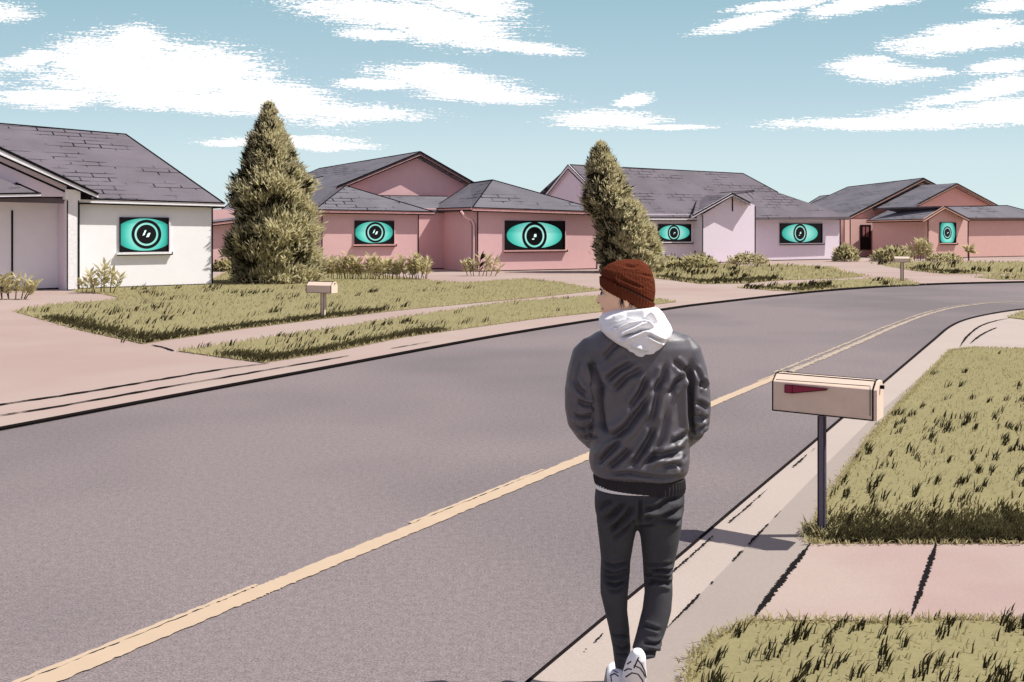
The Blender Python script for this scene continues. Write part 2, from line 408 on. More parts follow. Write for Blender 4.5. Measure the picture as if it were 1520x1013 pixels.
def edge_pts(P, n, inward=.0, jitter=.06):
    P = [np.array(p[:2]) for p in P]; L = [np.linalg.norm(P[(i+1) % len(P)]-P[i]) for i in range(len(P))]; T = sum(L); out_ = []
    for _ in range(n):
        t = rng.uniform(0, T); i = 0
        while t > L[i]: t -= L[i]; i += 1
        out_.append(P[i]+(P[(i+1) % len(P)]-P[i])*(t/L[i])+rng.normal(0, jitter, 2))
    return np.array(out_)
def lawn(P, dens, h, nclump, clump_n, ch, dark_edge=None, label='', spread=.05, dens_edge=30, wd=.012, lean=(.35, .0), cone=None, clump_bias=None):
    """P: world polygon; one lawn sheet + one mesh of blades"""
    flat('lawn', [(p[0], p[1]) for p in P], ZG, M_lawn, thick=.01)
    A = 0
    for i in range(len(P)): A += P[i][0]*P[(i+1) % len(P)][1]-P[(i+1) % len(P)][0]*P[i][1]
    A = abs(A)/2; Vs = []; Fs = []; Ms = []; o = 0
    def put(t):
        nonlocal o
        V, F, m_ = t; Vs.append(V); Fs.append(F+o); Ms.append(m_); o += len(V)
    put(blades(poly_area_sample(P, int(A*dens)), h, wd, lean, ZG, 0))
    per = sum((Vector(P[(i+1) % len(P)][:2])-Vector(P[i][:2])).length for i in range(len(P)))
    put(blades(edge_pts(P, int(per*dens_edge), jitter=spread*.6), h*.95, wd*1.1, (0, 0), ZG, 0, jit=.7))
    ctr = poly_area_sample(P, nclump)
    if clump_bias is not None: ctr = np.array([c for c in ctr if rng.random() < clump_bias(c)])
    for c in ctr:
        k = int(clump_n*rng.uniform(.3, 1.6)); ang = rng.normal(.9, .25)
        q = c+np.outer(rng.normal(0, spread*1.6, k), (math.cos(ang), math.sin(ang)))+rng.normal(0, spread*.35, (k, 2))
        put(blades(q, ch, wd*1.3, (.6, .25), ZG, 1, jit=.2))
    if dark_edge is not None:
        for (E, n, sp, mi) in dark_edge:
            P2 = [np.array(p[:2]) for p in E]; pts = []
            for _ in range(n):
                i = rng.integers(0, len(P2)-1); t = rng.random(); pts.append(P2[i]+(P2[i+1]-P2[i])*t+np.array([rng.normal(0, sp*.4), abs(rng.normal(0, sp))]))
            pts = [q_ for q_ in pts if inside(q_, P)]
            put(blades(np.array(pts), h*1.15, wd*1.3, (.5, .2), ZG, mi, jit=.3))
    V = np.concatenate(Vs); F = np.concatenate(Fs); Mi = np.concatenate(Ms)
    ob = np_mesh('grass', V, F, [M_blade, M_blade_d, M_blade_m])
    ob.data.polygons.foreach_set('material_index', Mi.astype(np.int32)); ob.data.update()
    tag(ob, label, 'grass', kind='stuff'); return ob

# near side
RG = gp([(1203, 806), (1195, 795), (1212, 772), (1237, 725), (1265, 688), (1300, 640), (1345, 590), (1385, 548), (1412, 520), (1450, 516), (1520, 518), (1640, 522), (1760, 804), (1520, 806)], ZG)
edgeR = gp([(1240, 806), (1520, 806), (1640, 806)], ZG)
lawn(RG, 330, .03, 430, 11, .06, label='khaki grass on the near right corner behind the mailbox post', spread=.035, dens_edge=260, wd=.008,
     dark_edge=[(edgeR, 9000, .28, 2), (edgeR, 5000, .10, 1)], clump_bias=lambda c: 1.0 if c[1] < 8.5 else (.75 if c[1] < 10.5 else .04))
BG_ = gp([(1015, 1015), (1030, 975), (1060, 947), (1100, 927), (1122, 919), (1200, 922), (1300, 922), (1400, 918), (1520, 922), (1700, 924)], ZG)
BG_ = [Vector((1.25, 2.6, ZG)), Vector((.93, 3.35, ZG))]+BG_+[Vector((3.8, 2.6, ZG))]
lawn(BG_, 450, .03, 250, 11, .05, label='khaki grass in the bottom right corner beside the pink drive slab', spread=.03, dens_edge=350, wd=.007,
     dark_edge=[([Vector((2.3, 3.15, 0)), Vector((3.6, 3.0, 0))], 4000, .3, 2)])
# small tuft at right far
lawn(gp([(1496, 471), (1520, 464), (1600, 460), (1620, 474), (1520, 474)], ZG), 80, .06, 10, 8, .06, label='scrap of grass at the far right inside the bend', spread=.05)
# far side
LA = [(24, 463), (45, 457), (90, 451), (150, 447), (184, 443), (150, 436), (112, 433), (118, 428), (200, 421), (320, 414), (345, 400), (500, 400), (560, 408), (641, 417), (688, 420), (736, 417), (777, 414), (821, 418), (890, 431), (802, 440.5), (700, 450), (600, 459.5), (480, 473), (365, 487), (255, 503), (212, 510), (120, 490)]
LA_e = gp([(60, 474), (120, 490), (212, 510), (255, 503), (365, 487), (480, 473), (560, 464)], ZG)
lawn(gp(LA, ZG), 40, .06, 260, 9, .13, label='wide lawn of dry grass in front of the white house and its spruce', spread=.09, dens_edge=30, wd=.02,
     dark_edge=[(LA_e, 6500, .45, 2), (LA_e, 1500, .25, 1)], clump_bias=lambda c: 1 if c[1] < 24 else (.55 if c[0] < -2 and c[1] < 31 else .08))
LB = [(265, 521), (350, 508), (480, 489), (600, 470.5), (758, 448), (884, 439), (963, 442), (1003, 448), (963, 453), (889, 463), (802, 472), (700, 486), (600, 500), (480, 524), (391, 538), (330, 530)]
LB_e = gp([(330, 530), (391, 538), (480, 524), (600, 500), (650, 493)], ZG)
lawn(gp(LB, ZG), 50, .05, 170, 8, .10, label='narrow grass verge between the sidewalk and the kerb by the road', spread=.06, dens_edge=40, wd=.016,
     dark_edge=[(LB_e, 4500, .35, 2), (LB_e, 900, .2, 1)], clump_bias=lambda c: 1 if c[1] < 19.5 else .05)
LC = [(965, 394), (1040, 389), (1100, 396), (1160, 393), (1229, 397), (1250, 404), (1283, 410), (1250, 413), (1160, 416), (1103, 421), (1042, 421.5), (973, 413)]
lawn(gp(LC, ZG), 12, .10, 90, 10, .2, label='grass island in front of the lavender house', spread=.2, dens_edge=14, wd=.05,
     dark_edge=[(gp([(973, 413), (1042, 421), (1103, 420), (1150, 416)], ZG), 1800, .6, 2)], clump_bias=lambda c: .9 if c[0] < 11 else .1)
LD = [(1095, 427), (1166, 422), (1242, 416), (1318, 412.5), (1345, 416), (1365, 423), (1300, 425), (1242, 428), (1191, 433), (1147, 431)]
lawn(gp(LD, ZG), 12, .08, 50, 12, .14, label='narrow grass verge under the far mailbox at the bend', spread=.15, dens_edge=12, wd=.035,
     dark_edge=[(gp([(1120, 428), (1191, 432), (1240, 427)], ZG), 500, .4, 2)], clump_bias=lambda c: .9 if c[0] < 11.5 else .1)
LE = [(1302, 392), (1356, 389), (1520, 389), (1640, 389), (1640, 405), (1520, 406), (1406, 407), (1356, 402)]
lawn(gp(LE, ZG), 4, .12, 60, 12, .25, label='lawn in front of the salmon house', spread=.3, dens_edge=8, wd=.06,
     dark_edge=[(gp([(1350, 401), (1406, 406), (1430, 406)], ZG), 600, 1.0, 2)], clump_bias=lambda c: .6 if c[0] < 24 else .1)
LF = [(1446, 411), (1520, 407), (1640, 406), (1640, 414), (1520, 415), (1482, 415)]
lawn(gp(LF, ZG), 10, .12, 4, 8, .12, label='thin sliver of grass verge at the far right beyond the bend', spread=.3, dens_edge=8, wd=.05)

# ------------------------------------------------------------------ houses
class Facade:
    """vertical plane through ground pixel (px,py) running at ang degrees from the view axis"""
    def __init__(s, px, py, ang, P=None, Y=None):
        s.P = P if P is not None else (G(px, py) if Y is None else Vector(((px-760)/FPX*Y, Y, 0)))
        a = math.radians(ang); s.d = Vector((math.sin(a), math.cos(a), 0)); s.n = Vector((math.cos(a), -math.sin(a), 0)); s.a = ang
    def pt(s, px, py): return onpl(px, py, s.P, s.n)
    def at(s, px, z):
        p = onpl(px, HY, s.P, s.n); return Vector((p.x, p.y, z))
    def off(s, d): return Facade(0, 0, s.a, P=s.P+s.n*d)
def wall(F, x0, x1, top, m, root, depth=4.0, name='wall', ink=True, zb=-.015, inkw=.028):
    """top = eave height or list of (px,py) for a gable outline left to right"""
    mb_ = MB(); A = F.at(x0, zb); B = F.at(x1, zb)
    if isinstance(top, (int, float)): T = [F.at(x1, top), F.at(x0, top)]
    else: T = [F.pt(a, b) for a, b in top[::-1]]
    pts = [A, B]+T; mb_.prism(pts, -F.n*depth)
    o = mb_.build(name, m, root)
    if ink:
        k = MB()
        for p in (A, B):
            tp = T[0] if p is B else T[-1]
            k.tube(Vector((p.x, p.y, .02))+F.n*.005, Vector((p.x, p.y, tp.z-.03))+F.n*.005, inkw)
        k.tube(Vector((A.x, A.y, .045))+F.n*.005, Vector((B.x, B.y, .045))+F.n*.005, inkw)
        k.build('ink_wall_line', M_ink, o)  # drawn ink lines added along wall corners and base, no building part
    return o
def roofpoly(pts, m, root, thick=.16, ink=.03, name='roof', inkedges=None):
    """pts world points of one roof plane"""
    mb_ = MB(); n = len(pts); P = [Vector(p) for p in pts]
    nr = Vector((0, 0, 0))
    for i in range(n): nr += (P[i]-P[0]).cross(P[(i+1) % n]-P[0])
    if nr.z < 0: P = P[::-1]; nr = -nr
    nr.normalize(); h = Vector((0, 0, 1)).cross(nr)
    if h.length < 1e-4: h = Vector((1, 0, 0))
    h.normalize(); up = nr.cross(h)
    mb_.add(P+[p-Vector((0, 0, thick)) for p in P], [list(range(n)), list(range(2*n-1, n-1, -1))]+[((i+1) % n, i, n+i, n+(i+1) % n) for i in range(n)])
    o = mb_.build(name, m, root); me = o.data; uvl = me.uv_layers.new(name='UVMap'); off = wloc(root)
    rx = random.uniform(0, 9)
    for poly in me.polygons:
        for li in poly.loop_indices:
            c = me.vertices[me.loops[li].vertex_index].co+off; uvl.data[li].uv = (c.dot(h)+rx, (c-P[0]).dot(up))
    if ink:
        k = MB(); Q = [Vector(p) for p in pts]
        for i in (range(n) if inkedges is None else inkedges): k.tube(Q[i]+Vector((0, 0, .008)), Q[(i+1) % n]+Vector((0, 0, .008)), ink)
        k.build('ink_outline', M_ink, o)  # drawn ink outline added along the edges of the roof plane
    return o
def plane3(a, b, c):
    N = (b-a).cross(c-a).normalized(); return lambda px, py: onpl(px, py, a, N)
def fascia(p, q, m, root, h=.16, fwd=.05, drop=.0, ink=.025):
    """board hanging from the roof edge p-q, on the side towards the road"""
    p = Vector(p); q = Vector(q); d = (q-p).normalized(); out_ = Vector((d.y, -d.x, 0)).normalized()
    if out_.y > 0: out_ = -out_
    mb_ = MB(); a = p+out_*.012+Vector((0, 0, .02-drop)); b = q+out_*.012+Vector((0, 0, .02-drop))
    mb_.prism([a, b, b-Vector((0, 0, h)), a-Vector((0, 0, h))], out_*fwd)
    o = mb_.build('fascia', m, root)
    if ink:
        k = MB(); c = out_*(fwd+.004)
        for z in (0, h): k.tube(a+c-Vector((0, 0, z)), b+c-Vector((0, 0, z)), ink)
        k.build('ink_outline', M_ink, o)  # drawn ink outline added along the board's edges
    return o

def eye_mat():
    m = bpy.data.materials.new('glowing_cyan_glass'); m.use_nodes = True; t = NT(m.node_tree); p = t.n['Principled BSDF']
    uv = t.new('ShaderNodeTexCoord').outputs['UV']; s = t.new('ShaderNodeSeparateXYZ'); t.l.new(uv, s.inputs[0])
    x = t.m('SUBTRACT', s.outputs[0], .5); y = t.m('SUBTRACT', s.outputs[1], .5)
    r = t.m('SQRT', t.m('ADD', t.m('MULTIPLY', x, x), t.m('MULTIPLY', y, t.m('MULTIPLY', y, .5))))
    c = t.ramp(r, [(.08, L3(205, 250, 244)), (.26, L3(140, 230, 216)), (.40, L3(62, 196, 178)), (.52, L3(34, 140, 130))])
    t.l.new(c, p.inputs['Base Color']); t.l.new(c, p.inputs['Emission Color']); p.inputs['Emission Strength'].default_value = .58
    p.inputs['Roughness'].default_value = .5
    d = t.m('MULTIPLY', 1.0, 1.0)
    mx = t.mix(.65, c, (0, 0, 0, 1)); t.l.new(mx, p.inputs['Base Color'])
    return m
M_eye = eye_mat()
M_black = mat('black_glass', (.004, .004, .005, 1), .35, spec=.3)
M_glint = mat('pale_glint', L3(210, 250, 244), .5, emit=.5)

def window(F, x0, x1, y0, y1, wallm, trimm, root, iris=(.53, .5, .36), lens=(.5, .5, .48, .46), glint=0, sill=True, rev=.03, ink=.02):
    """F facade plane; pixel box; children: pane, eye lens, iris ring, pupil, glints, sill"""
    o0 = .012
    A = F.pt(x0, y1); B = F.pt(x1, y1)
    zt = (F.pt(x0, y0).z+F.pt(x1, y0).z)/2; zb = (A.z+B.z)/2
    d = Vector((B.x-A.x, B.y-A.y, 0)); wdt = d.length; d.normalize(); n = F.n; Z = Vector((0, 0, 1)); H = zt-zb
    O = Vector((A.x, A.y, zb))
    def pt(a, b, o): return O+d*(a*wdt)+Z*(b*H)+n*o
    fr = MB(); t = .03
    fr.prism([pt(0, 0, o0), pt(1, 0, o0), pt(1, 1, o0), pt(0, 1, o0)], n*-.02+n*0)
    # frame bars standing proud
    for (a0, b0, a1, b1) in ((0, 0, t/wdt, 1), (1-t/wdt, 0, 1, 1), (t/wdt, 1-t/H, 1-t/wdt, 1), (t/wdt, 0, 1-t/wdt, t/H)):
        fr.prism([pt(a0, b0, o0+.002), pt(a1, b0, o0+.002), pt(a1, b1, o0+.002), pt(a0, b1, o0+.002)], n*.055)
    wo = fr.build('window', M_black, root)
    pn = MB(); pn.prism([pt(t/wdt, t/H, o0+.002), pt(1-t/wdt, t/H, o0+.002), pt(1-t/wdt, 1-t/H, o0+.002), pt(t/wdt, 1-t/H, o0+.002)], n*.006); pn.build('pane', M_black, wo)
    cx, cy, rx, ry = lens
    # lens shape clipped to the pane
    L = []; N = 40
    for i in range(N):
        a = 2*math.pi*i/N; ex, ey = math.cos(a), math.sin(a)
        ey = math.copysign(abs(ey)**.92, ey)
        L.append((min(max(cx+rx*ex, t/wdt), 1-t/wdt), min(max(cy+ry*ey, t/H), 1-t/H)))
    e = MB(); e.prism([pt(a, b, o0+.013) for a, b in L], n*.006); eo = e.build('eye_shape', M_eye, wo)
    uvl = eo.data.uv_layers.new(name='UVMap'); off = wloc(root)
    for poly in eo.data.polygons:
        for li in poly.loop_indices:
            c = eo.data.vertices[eo.data.loops[li].vertex_index].co+off-O
            uvl.data[li].uv = (c.dot(d)/wdt, (c.z/H))
    ix, iy, ir = iris; ir *= H      # radius in metres
    def ringmesh(r0, r1, o, nm, m_, ccx=0, ccy=0, th=.005, sq=1):
        mb_ = MB(); cN = 36
        c = pt(ix, iy, o)+d*ccx+Z*ccy
        ov = [c+d*(math.cos(2*math.pi*i/cN)*r1*sq)+Z*(math.sin(2*math.pi*i/cN)*r1) for i in range(cN)]
        if r0 == 0: mb_.prism(ov, n*th)
        else:
            iv = [c+d*(math.cos(2*math.pi*i/cN)*r0*sq)+Z*(math.sin(2*math.pi*i/cN)*r0) for i in range(cN)]
            for i in range(cN):
                j = (i+1) % cN; mb_.prism([ov[i], ov[j], iv[j], iv[i]], n*th)
        return mb_.build(nm, m_, wo)
    ringmesh(ir*.84, ir*1.06, o0+.023, 'iris_ring', M_black)
    ringmesh(0, ir*.7, o0+.023, 'pupil', M_black)
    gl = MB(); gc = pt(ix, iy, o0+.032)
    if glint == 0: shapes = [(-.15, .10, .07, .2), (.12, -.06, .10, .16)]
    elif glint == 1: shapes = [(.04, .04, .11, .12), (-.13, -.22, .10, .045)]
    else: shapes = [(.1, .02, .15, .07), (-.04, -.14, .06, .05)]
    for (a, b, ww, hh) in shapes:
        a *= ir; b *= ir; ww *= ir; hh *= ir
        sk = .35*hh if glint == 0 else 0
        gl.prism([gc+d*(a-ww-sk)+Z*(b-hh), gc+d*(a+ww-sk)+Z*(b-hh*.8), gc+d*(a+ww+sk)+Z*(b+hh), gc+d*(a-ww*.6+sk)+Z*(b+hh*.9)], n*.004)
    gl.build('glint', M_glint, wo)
    if sill:
        s = MB(); e_ = .1
        s.prism([pt(0, 0, o0)-d*e_-Z*.012, pt(1, 0, o0)+d*e_-Z*.012, pt(1, 0, o0)+d*e_-Z*.1, pt(0, 0, o0)-d*e_-Z*.1], n*.11)
        so_ = s.build('sill', trimm, wo)
        # ink outline tubes added along the sill's lower and right edges
        s = MB(); s.tube(pt(0, 0, o0+.112)-d*e_-Z*.105, pt(1, 0, o0+.112)+d*e_-Z*.105, ink); s.tube(pt(1, 0, o0+.112)+d*e_-Z*.105, pt(1, 0, o0+.112)+d*e_-Z*.005, ink*.8)
        s.build('ink_sill_line', M_ink, wo)
    # painted reveal strip at the right of the opening
    s = MB(); s.prism([pt(1, 0, o0)+d*.002, pt(1, 1, o0)+d*.002, pt(1, 1, o0)+d*.05, pt(1, 0, o0)+d*.05], n*.05); s.build('reveal', wallm, wo)
    return wo

# ---- white house
F1 = Facade(117, 431, 52)
white = thing('house', F1.at(200, 0), 'white single storey house with grey shingle roof at the far left', 'house')
wall(F1, 117, 315, 3.02, M_white, white, 6)
EF = F1.off(.2)
a = EF.pt(112, 296); b = EF.pt(333, 302.5)
rdg = W(187, 200, EF.pt(333, 302).y+3.2); rl = plane3(a, b, rdg)
# ridge runs parallel to the front
a2 = EF.pt(-140, 288)
rr_ = rdg-F1.d*14; rdgL = rl(-140, 172)
roofpoly([a2, b, rdg, rdgL], M_roof, white, inkedges=[1, 2])
bk = b-F1.n*7.4; roofpoly([b, bk, rdg], M_roof, white, ink=0)
roofpoly([bk, a2-F1.n*7.4, rdgL, rdg], M_roof, white, ink=0)
fascia(EF.pt(112, 296), b, M_whitetrim, white, h=.15)
window(F1, 177, 250, 323, 374, M_lav, M_whitetrim, white, iris=(.54, .51, .40), lens=(.5, .5, .60, .47), glint=0)
# porch: white pillar, gable with thick rake board, recessed wall and a small lower roof
FP = F1.off(.55)
wall(FP, 100, 116.5, 2.95, M_whitetrim, white, .35, name='pillar', inkw=.02)
mb = MB(); mb.prism([FP.pt(97, 296)+FP.n*.04, FP.pt(119, 298)+FP.n*.04, FP.pt(119, 283)+FP.n*.04, FP.pt(97, 281)+FP.n*.04], -FP.n*.45); cp = mb.build('pillar_cap', M_whitetrim, white)
FR = F1.off(-.6)
wall(FR, -60, 98, 2.9, M_white, white, 1.0, name='porch_wall')
k = MB(); k.tube(FR.at(18, .05)+FR.n*.01, FR.at(18, 2.6)+FR.n*.01, .03); k.build('ink_wall_line', M_ink, white)
FD = F1.off(.25)
mb = MB(); mb.prism([FD.at(95.5, -.01), FD.at(99, -.01), FD.at(99, 2.9), FD.at(95.5, 2.9)], -FD.n*.8); mb.build('door_jamb', M_lav, white)
mb = MB()   # gable infill above the porch
FG = F1.off(.45)
mb.prism([FG.pt(99, 292), FG.pt(-80, 292), FG.pt(-80, 186), FG.pt(-10, 222), FG.pt(99, 275)], -FG.n*.25); mb.build('gable', M_lav, white)
FK = F1.off(.8)
rk0 = [FK.pt(-120, 163), FK.pt(146, 288)]
mb = MB(); p, q = rk0; mb.prism([p, q, q+Vector((0, 0, -.17)), p+Vector((0, 0, -.3))], -FK.n*.16); ro = mb.build('rake_board', M_whitetrim, white)
k = MB(); k.tube(p+FK.n*.01, q+FK.n*.01, .035); k.tube(p+Vector((0, 0, -.3))+FK.n*.01, q+Vector((0, 0, -.17))+FK.n*.01, .03); k.tube(FG.pt(-80, 206)+FG.n*.02, FG.pt(97, 285)+FG.n*.02, .03); k.build('ink_outline', M_ink, ro)
roofpoly([p+Vector((0, 0, .03)), q+Vector((0, 0, .03)), q-FK.n*3.5+Vector((0, 0, .03)), p-FK.n*4.5+Vector((0, 0, .03))], M_roof, white, thick=.1, ink=0)
FQ = F1.off(1.3)
s0, s1, s2 = FQ.pt(-120, 291), FQ.pt(60, 288), F1.off(.2).pt(14, 268); s3 = F1.off(.2).pt(-120, 205)
roofpoly([s0, s1, s2, s3], M_roof, white, thick=.08, ink=.03, inkedges=[1, 2])
fascia(s0, s1, M_whitetrim, white, h=.12)

# ---- pink house
FA = Facade(478, 405, 62)
pink = thing('house', FA.at(620, 0), 'pink house with a wide front gable and two eye windows, behind the first spruce', 'house')
wall(FA, 478, 621, 2.9, M_pink, pink, 7)
FB = Facade(709, 404.5, 62)
wall(FB, 709, 886, 2.92, M_pink, pink, 7)
FC = FA.off(-.9)
wall(FC, 615, 720, 3.12, M_pink, pink, 2, name='recess_wall')
FL = FA.off(-3.2)
wall(FL, 312, 420, 3.0, M_pink, pink, 3, name='side_wall')
# left low wing roof
lw = FL.off(.3); a, b = lw.pt(300, 333), lw.pt(480, 312); c_ = W(352, 288, a.y+3.5); plw = plane3(a, b, c_)
roofpoly([a, b, plw(480, 262), plw(352, 294)], M_roof2, pink, inkedges=[0, 2, 3]); fascia(a, b, M_pinktrim, pink, h=.15)
# front left hip
FAe = FA.off(.22); a, b = FAe.pt(467, 312), FAe.pt(644, 315); pk = W(513, 276, a.y+3.4)
roofpoly([a, b, pk], M_roof2, pink, inkedges=[1, 2]); fascia(a, b, M_pinktrim, pink, h=.15)
a4 = a-FA.n*6.5; b4 = b-FA.n*6.5
roofpoly([a, pk, a4], M_roof2, pink, ink=0)
# strip roof between, under the gable
pB = FA.off(-1.4)
q0, q1 = FC.off(.1).pt(560, 312), FC.off(.1).pt(664, 312); q2, q3 = FA.off(-3.3).pt(664, 292), FA.off(-3.3).pt(560, 291)
roofpoly([q0, q1, q2, q3], M_roof2, pink, inkedges=[2])
# great rear roof and gable
FGb = FA.off(-3.5)
gw = [FGb.pt(512, 296), FGb.pt(690, 296), FGb.pt(690, 269), FGb.pt(625, 233), FGb.pt(512, 275)]
mb = MB(); mb.prism(gw, -FGb.n*1.0); mb.build('gable', M_pink, pink)
FGr = FGb.off(.45)
ap, gl_, gr_ = FGr.pt(624, 226), FGr.pt(500, 277), FGr.pt(704, 272)
for e0, e1, nm in ((ap, gl_, 0), (ap, gr_, 1)):
    mb = MB(); mb.prism([e0, e1, e1+Vector((0, 0, -.2)), e0+Vector((0, 0, -.2))], -FGr.n*.12); ro = mb.build('rake_board', M_pinktrim, pink)
    k = MB(); k.tube(e0+FGr.n*.01, e1+FGr.n*.01, .03); k.tube(e0+Vector((0, 0, -.2))+FGr.n*.01, e1+Vector((0, 0, -.2))+FGr.n*.01, .03); k.build('ink_outline', M_ink, ro)
rb = W(474, 250.6, ap.y+4.5); up = Vector((0, 0, .02))
rp = plane3(ap, gl_, rb)
roofpoly([ap+up, gl_+up, rp(455, 316), rp(430, 300), rp(452, 260), rb], M_roof2, pink, inkedges=[4, 5])
bkv = (rb-ap)
roofpoly([ap+up, gr_+up, gr_+bkv, rb], M_roof2, pink, inkedges=[0])
# right hip block
FBe = FB.off(.24); a, b = FBe.pt(701, 309), FBe.pt(902, 315.5); pk = W(731, 267.5, a.y+3.3)
roofpoly([a, b, pk], M_roof2, pink, inkedges=[1, 2]); fascia(a, b, M_pinktrim, pink, h=.17)
pk2 = W(699, 272, pk.y+3.0); lf = W(641, 310.5, a.y+4.6)
roofpoly([a, pk, pk2, lf], M_roof2, pink, inkedges=[0, 1, 2, 3]); fascia(a, lf, M_pinktrim, pink, h=.13)
bb = b-FB.n*7; roofpoly([b, bb, pk2, pk], M_roof2, pink, ink=0)
# downspout
FS = FB.off(-.1)
mb = MB(); pth = [FS.pt(684, 314), FS.pt(688, 320), FS.pt(700, 327), FS.pt(703, 334), FS.pt(703, 402)]
for i in range(4): mb.tube(pth[i], pth[i+1], .07, 8)
dsp = mb.build('downspout', M_pink, pink)
k = MB()
for i in range(4):
    for sgn in (-1, 1): k.tube(pth[i]+FS.d*.08*sgn, pth[i+1]+FS.d*.08*sgn, .022)
k.build('ink_outline', M_ink, dsp)
window(FA, 526, 584.5, 328, 362.5, M_pink, M_pinktrim, pink, iris=(.52, .5, .42), lens=(.49, .5, .48, .46), glint=0, ink=.025)
window(FB, 749, 838, 328, 371, M_pink, M_pinktrim, pink, iris=(.485, .47, .46), lens=(.49, .5, .46, .45), glint=1, ink=.025)

# ---- lavender house
FV = Facade(1120, 388.5, 61)
lav = thing('house', FV.at(1100, 0), 'lavender house with long grey roof and small entry gable, behind the second spruce', 'house')
wall(FV, 1120, 1247, 3.0, M_lav, lav, 8, inkw=.035)
FVe = FV.off(.28)
a, b = FVe.pt(1081, 321.5), FVe.pt(1259, 322); al = FVe.pt(1122, 320); pk = W(1127, 282, al.y+4.2)
roofpoly([al, b, pk], M_roof2, lav, inkedges=[1, 2], ink=.035); fascia(al, b, M_lavtrim, lav, h=.2, ink=.03)
lf = W(1081, 321.5, al.y+3.2); pk2 = W(1090, 286, pk.y+3)
roofpoly([al, pk, pk2, lf], M_roof2, lav, inkedges=[0, 3], ink=.035); fascia(al, lf, M_lavtrim, lav, h=.18)
# main long roof
FM = Facade(975, 392, 61)
wall(FM, 940, 1037, 3.0, M_lav, lav, 8, inkw=.03)
FMe = FM.off(.25); a, b = FMe.pt(930, 323), FMe.pt(1040, 323.5)
rg0 = W(846, 245, FM.pt(846, 300).y+5.5); b_far = FMe.pt(1262, 322)
pm = plane3(a, b, rg0)
roofpoly([pm(922, 323), b, b_far, pm(1155, 286), pm(1103, 258), rg0], M_roof, lav, inkedges=[3, 4, 5], ink=.035); fascia(a, b, M_lavtrim, lav, h=.2, ink=.03)
rend = pm(1103, 258)
roofpoly([rg0, rend, rend-FM.n*6+Vector((0, 0, -2.6)), rg0-FM.n*6+Vector((0, 0, -2.6))], M_roof, lav, ink=0)
# left gable wall (end of the long roof)
gl = pm(822, 323); gb = rg0-FM.n*5+Vector((0, 0, -2.3))
lo = W(808, 291, rg0.y+3.2)
mb = MB(); lowp = W(812, 330, rg0.y+3.0); _r = pm(922, 322); gwp = [W(812, 293, rg0.y+3.0), W(846, 250, rg0.y+.1), W(921, 325, _r.y+.1), W(921, 360, _r.y+.1), W(812, 345, rg0.y+3.0)]
mb.prism(gwp, FM.d*.3); mb.build('gable', M_lav, lav)
for e0, e1 in ((W(846, 245, rg0.y), W(809, 292, rg0.y+3.2)), (W(846, 245, rg0.y), pm(922, 321))):
    mb = MB(); mb.prism([e0, e1, e1+Vector((0, 0, -.26)), e0+Vector((0, 0, -.26))], -FM.d*.14); ro = mb.build('rake_board', M_lavtrim, lav)
    k = MB(); k.tube(e0-FM.d*.15, e1-FM.d*.15, .03); k.tube(e0-FM.d*.15+Vector((0, 0, -.26)), e1-FM.d*.15+Vector((0, 0, -.26)), .03); k.build('ink_outline', M_ink, ro)
# entry gable
FE = FV.off(.0); FE = Facade(1043, 391.5, 61)
ent = [(1043, 319), (1087, 292), (1121, 305)]
wall(FE, 1043, 1121, ent, M_lav, lav, 1.5, name='entry_wall', inkw=.03)
FEr = FE.off(.5)
apx, el_, er_ = FEr.pt(1087, 287), FEr.pt(1028, 320), FEr.pt(1114, 301)
for e0, e1 in ((apx, el_), (apx, er_)):
    mb = MB(); mb.prism([e0, e1, e1+Vector((0, 0, -.17)), e0+Vector((0, 0, -.17))], -FEr.n*.12); ro = mb.build('rake_board', M_lavtrim, lav)
    k = MB(); k.tube(e0+FEr.n*.01, e1+FEr.n*.01, .028); k.tube(e0+Vector((0, 0, -.17))+FEr.n*.01, e1+Vector((0, 0, -.17))+FEr.n*.01, .022); k.build('ink_outline', M_ink, ro)
v1 = W(1036, 289, apx.y+4); v2 = W(1120, 283, apx.y+4.5)
roofpoly([el_, apx, v2, v1], M_roof, lav, thick=.1, inkedges=[2, 3], ink=.025)
roofpoly([apx, er_, er_-FE.n*3, v2], M_roof, lav, thick=.1, ink=0)
k = MB(); k.tube(FE.pt(1087, 293)+FE.n*.02, FE.pt(1087, 314)+FE.n*.02, .04); k.build('ink_wall_line', M_ink, lav)
window(FM, 976, 1025, 333, 359, M_lav, M_lavtrim, lav, iris=(.48, .5, .42), lens=(.5, .52, .46, .42), glint=2, ink=.03)
window(FV, 1157, 1220, 332, 361, M_lav, M_lavtrim, lav, iris=(.47, .5, .45), lens=(.47, .5, .42, .47), glint=1, ink=.03)

# ---- salmon house
FX = Facade(1377, 385, 61)
sal = thing('house', FX.at(1400, 0), 'salmon house with three stepped gables at the far right of the bend', 'house')
FX3 = FX
g3 = [(1377.5, 326), (1402.5, 309), (1437, 325)]
wall(FX3, 1377.5, 1437, g3, M_sal, sal, .3, name='gable_wall', inkw=.035)
FXb = FX.off(-.3); mb = MB(); _a, _b = FXb.at(1377.3, -.01), FXb.at(1436.8, -.01); mb.prism([_a, _b, _b+Vector((0, 0, 2.85)), _a+Vector((0, 0, 2.85))], -FX.n*4.8); mb.build('side_wall', M_sal, sal)
FXr = FX.off(-.5)
wall(FXr, 1437, 1620, 3.0, M_sal, sal, 7, inkw=.035)
FXl = FX.off(-6.4)
wall(FXl, 1247, 1300, 2.9, M_sal, sal, 1.0, name='entry_wall', inkw=.03)
FXs = FX.off(-2.0)
wall(FXs, 1253, 1262, 2.9, M_sal, sal, 3.5, name='porch_wall', inkw=.03)
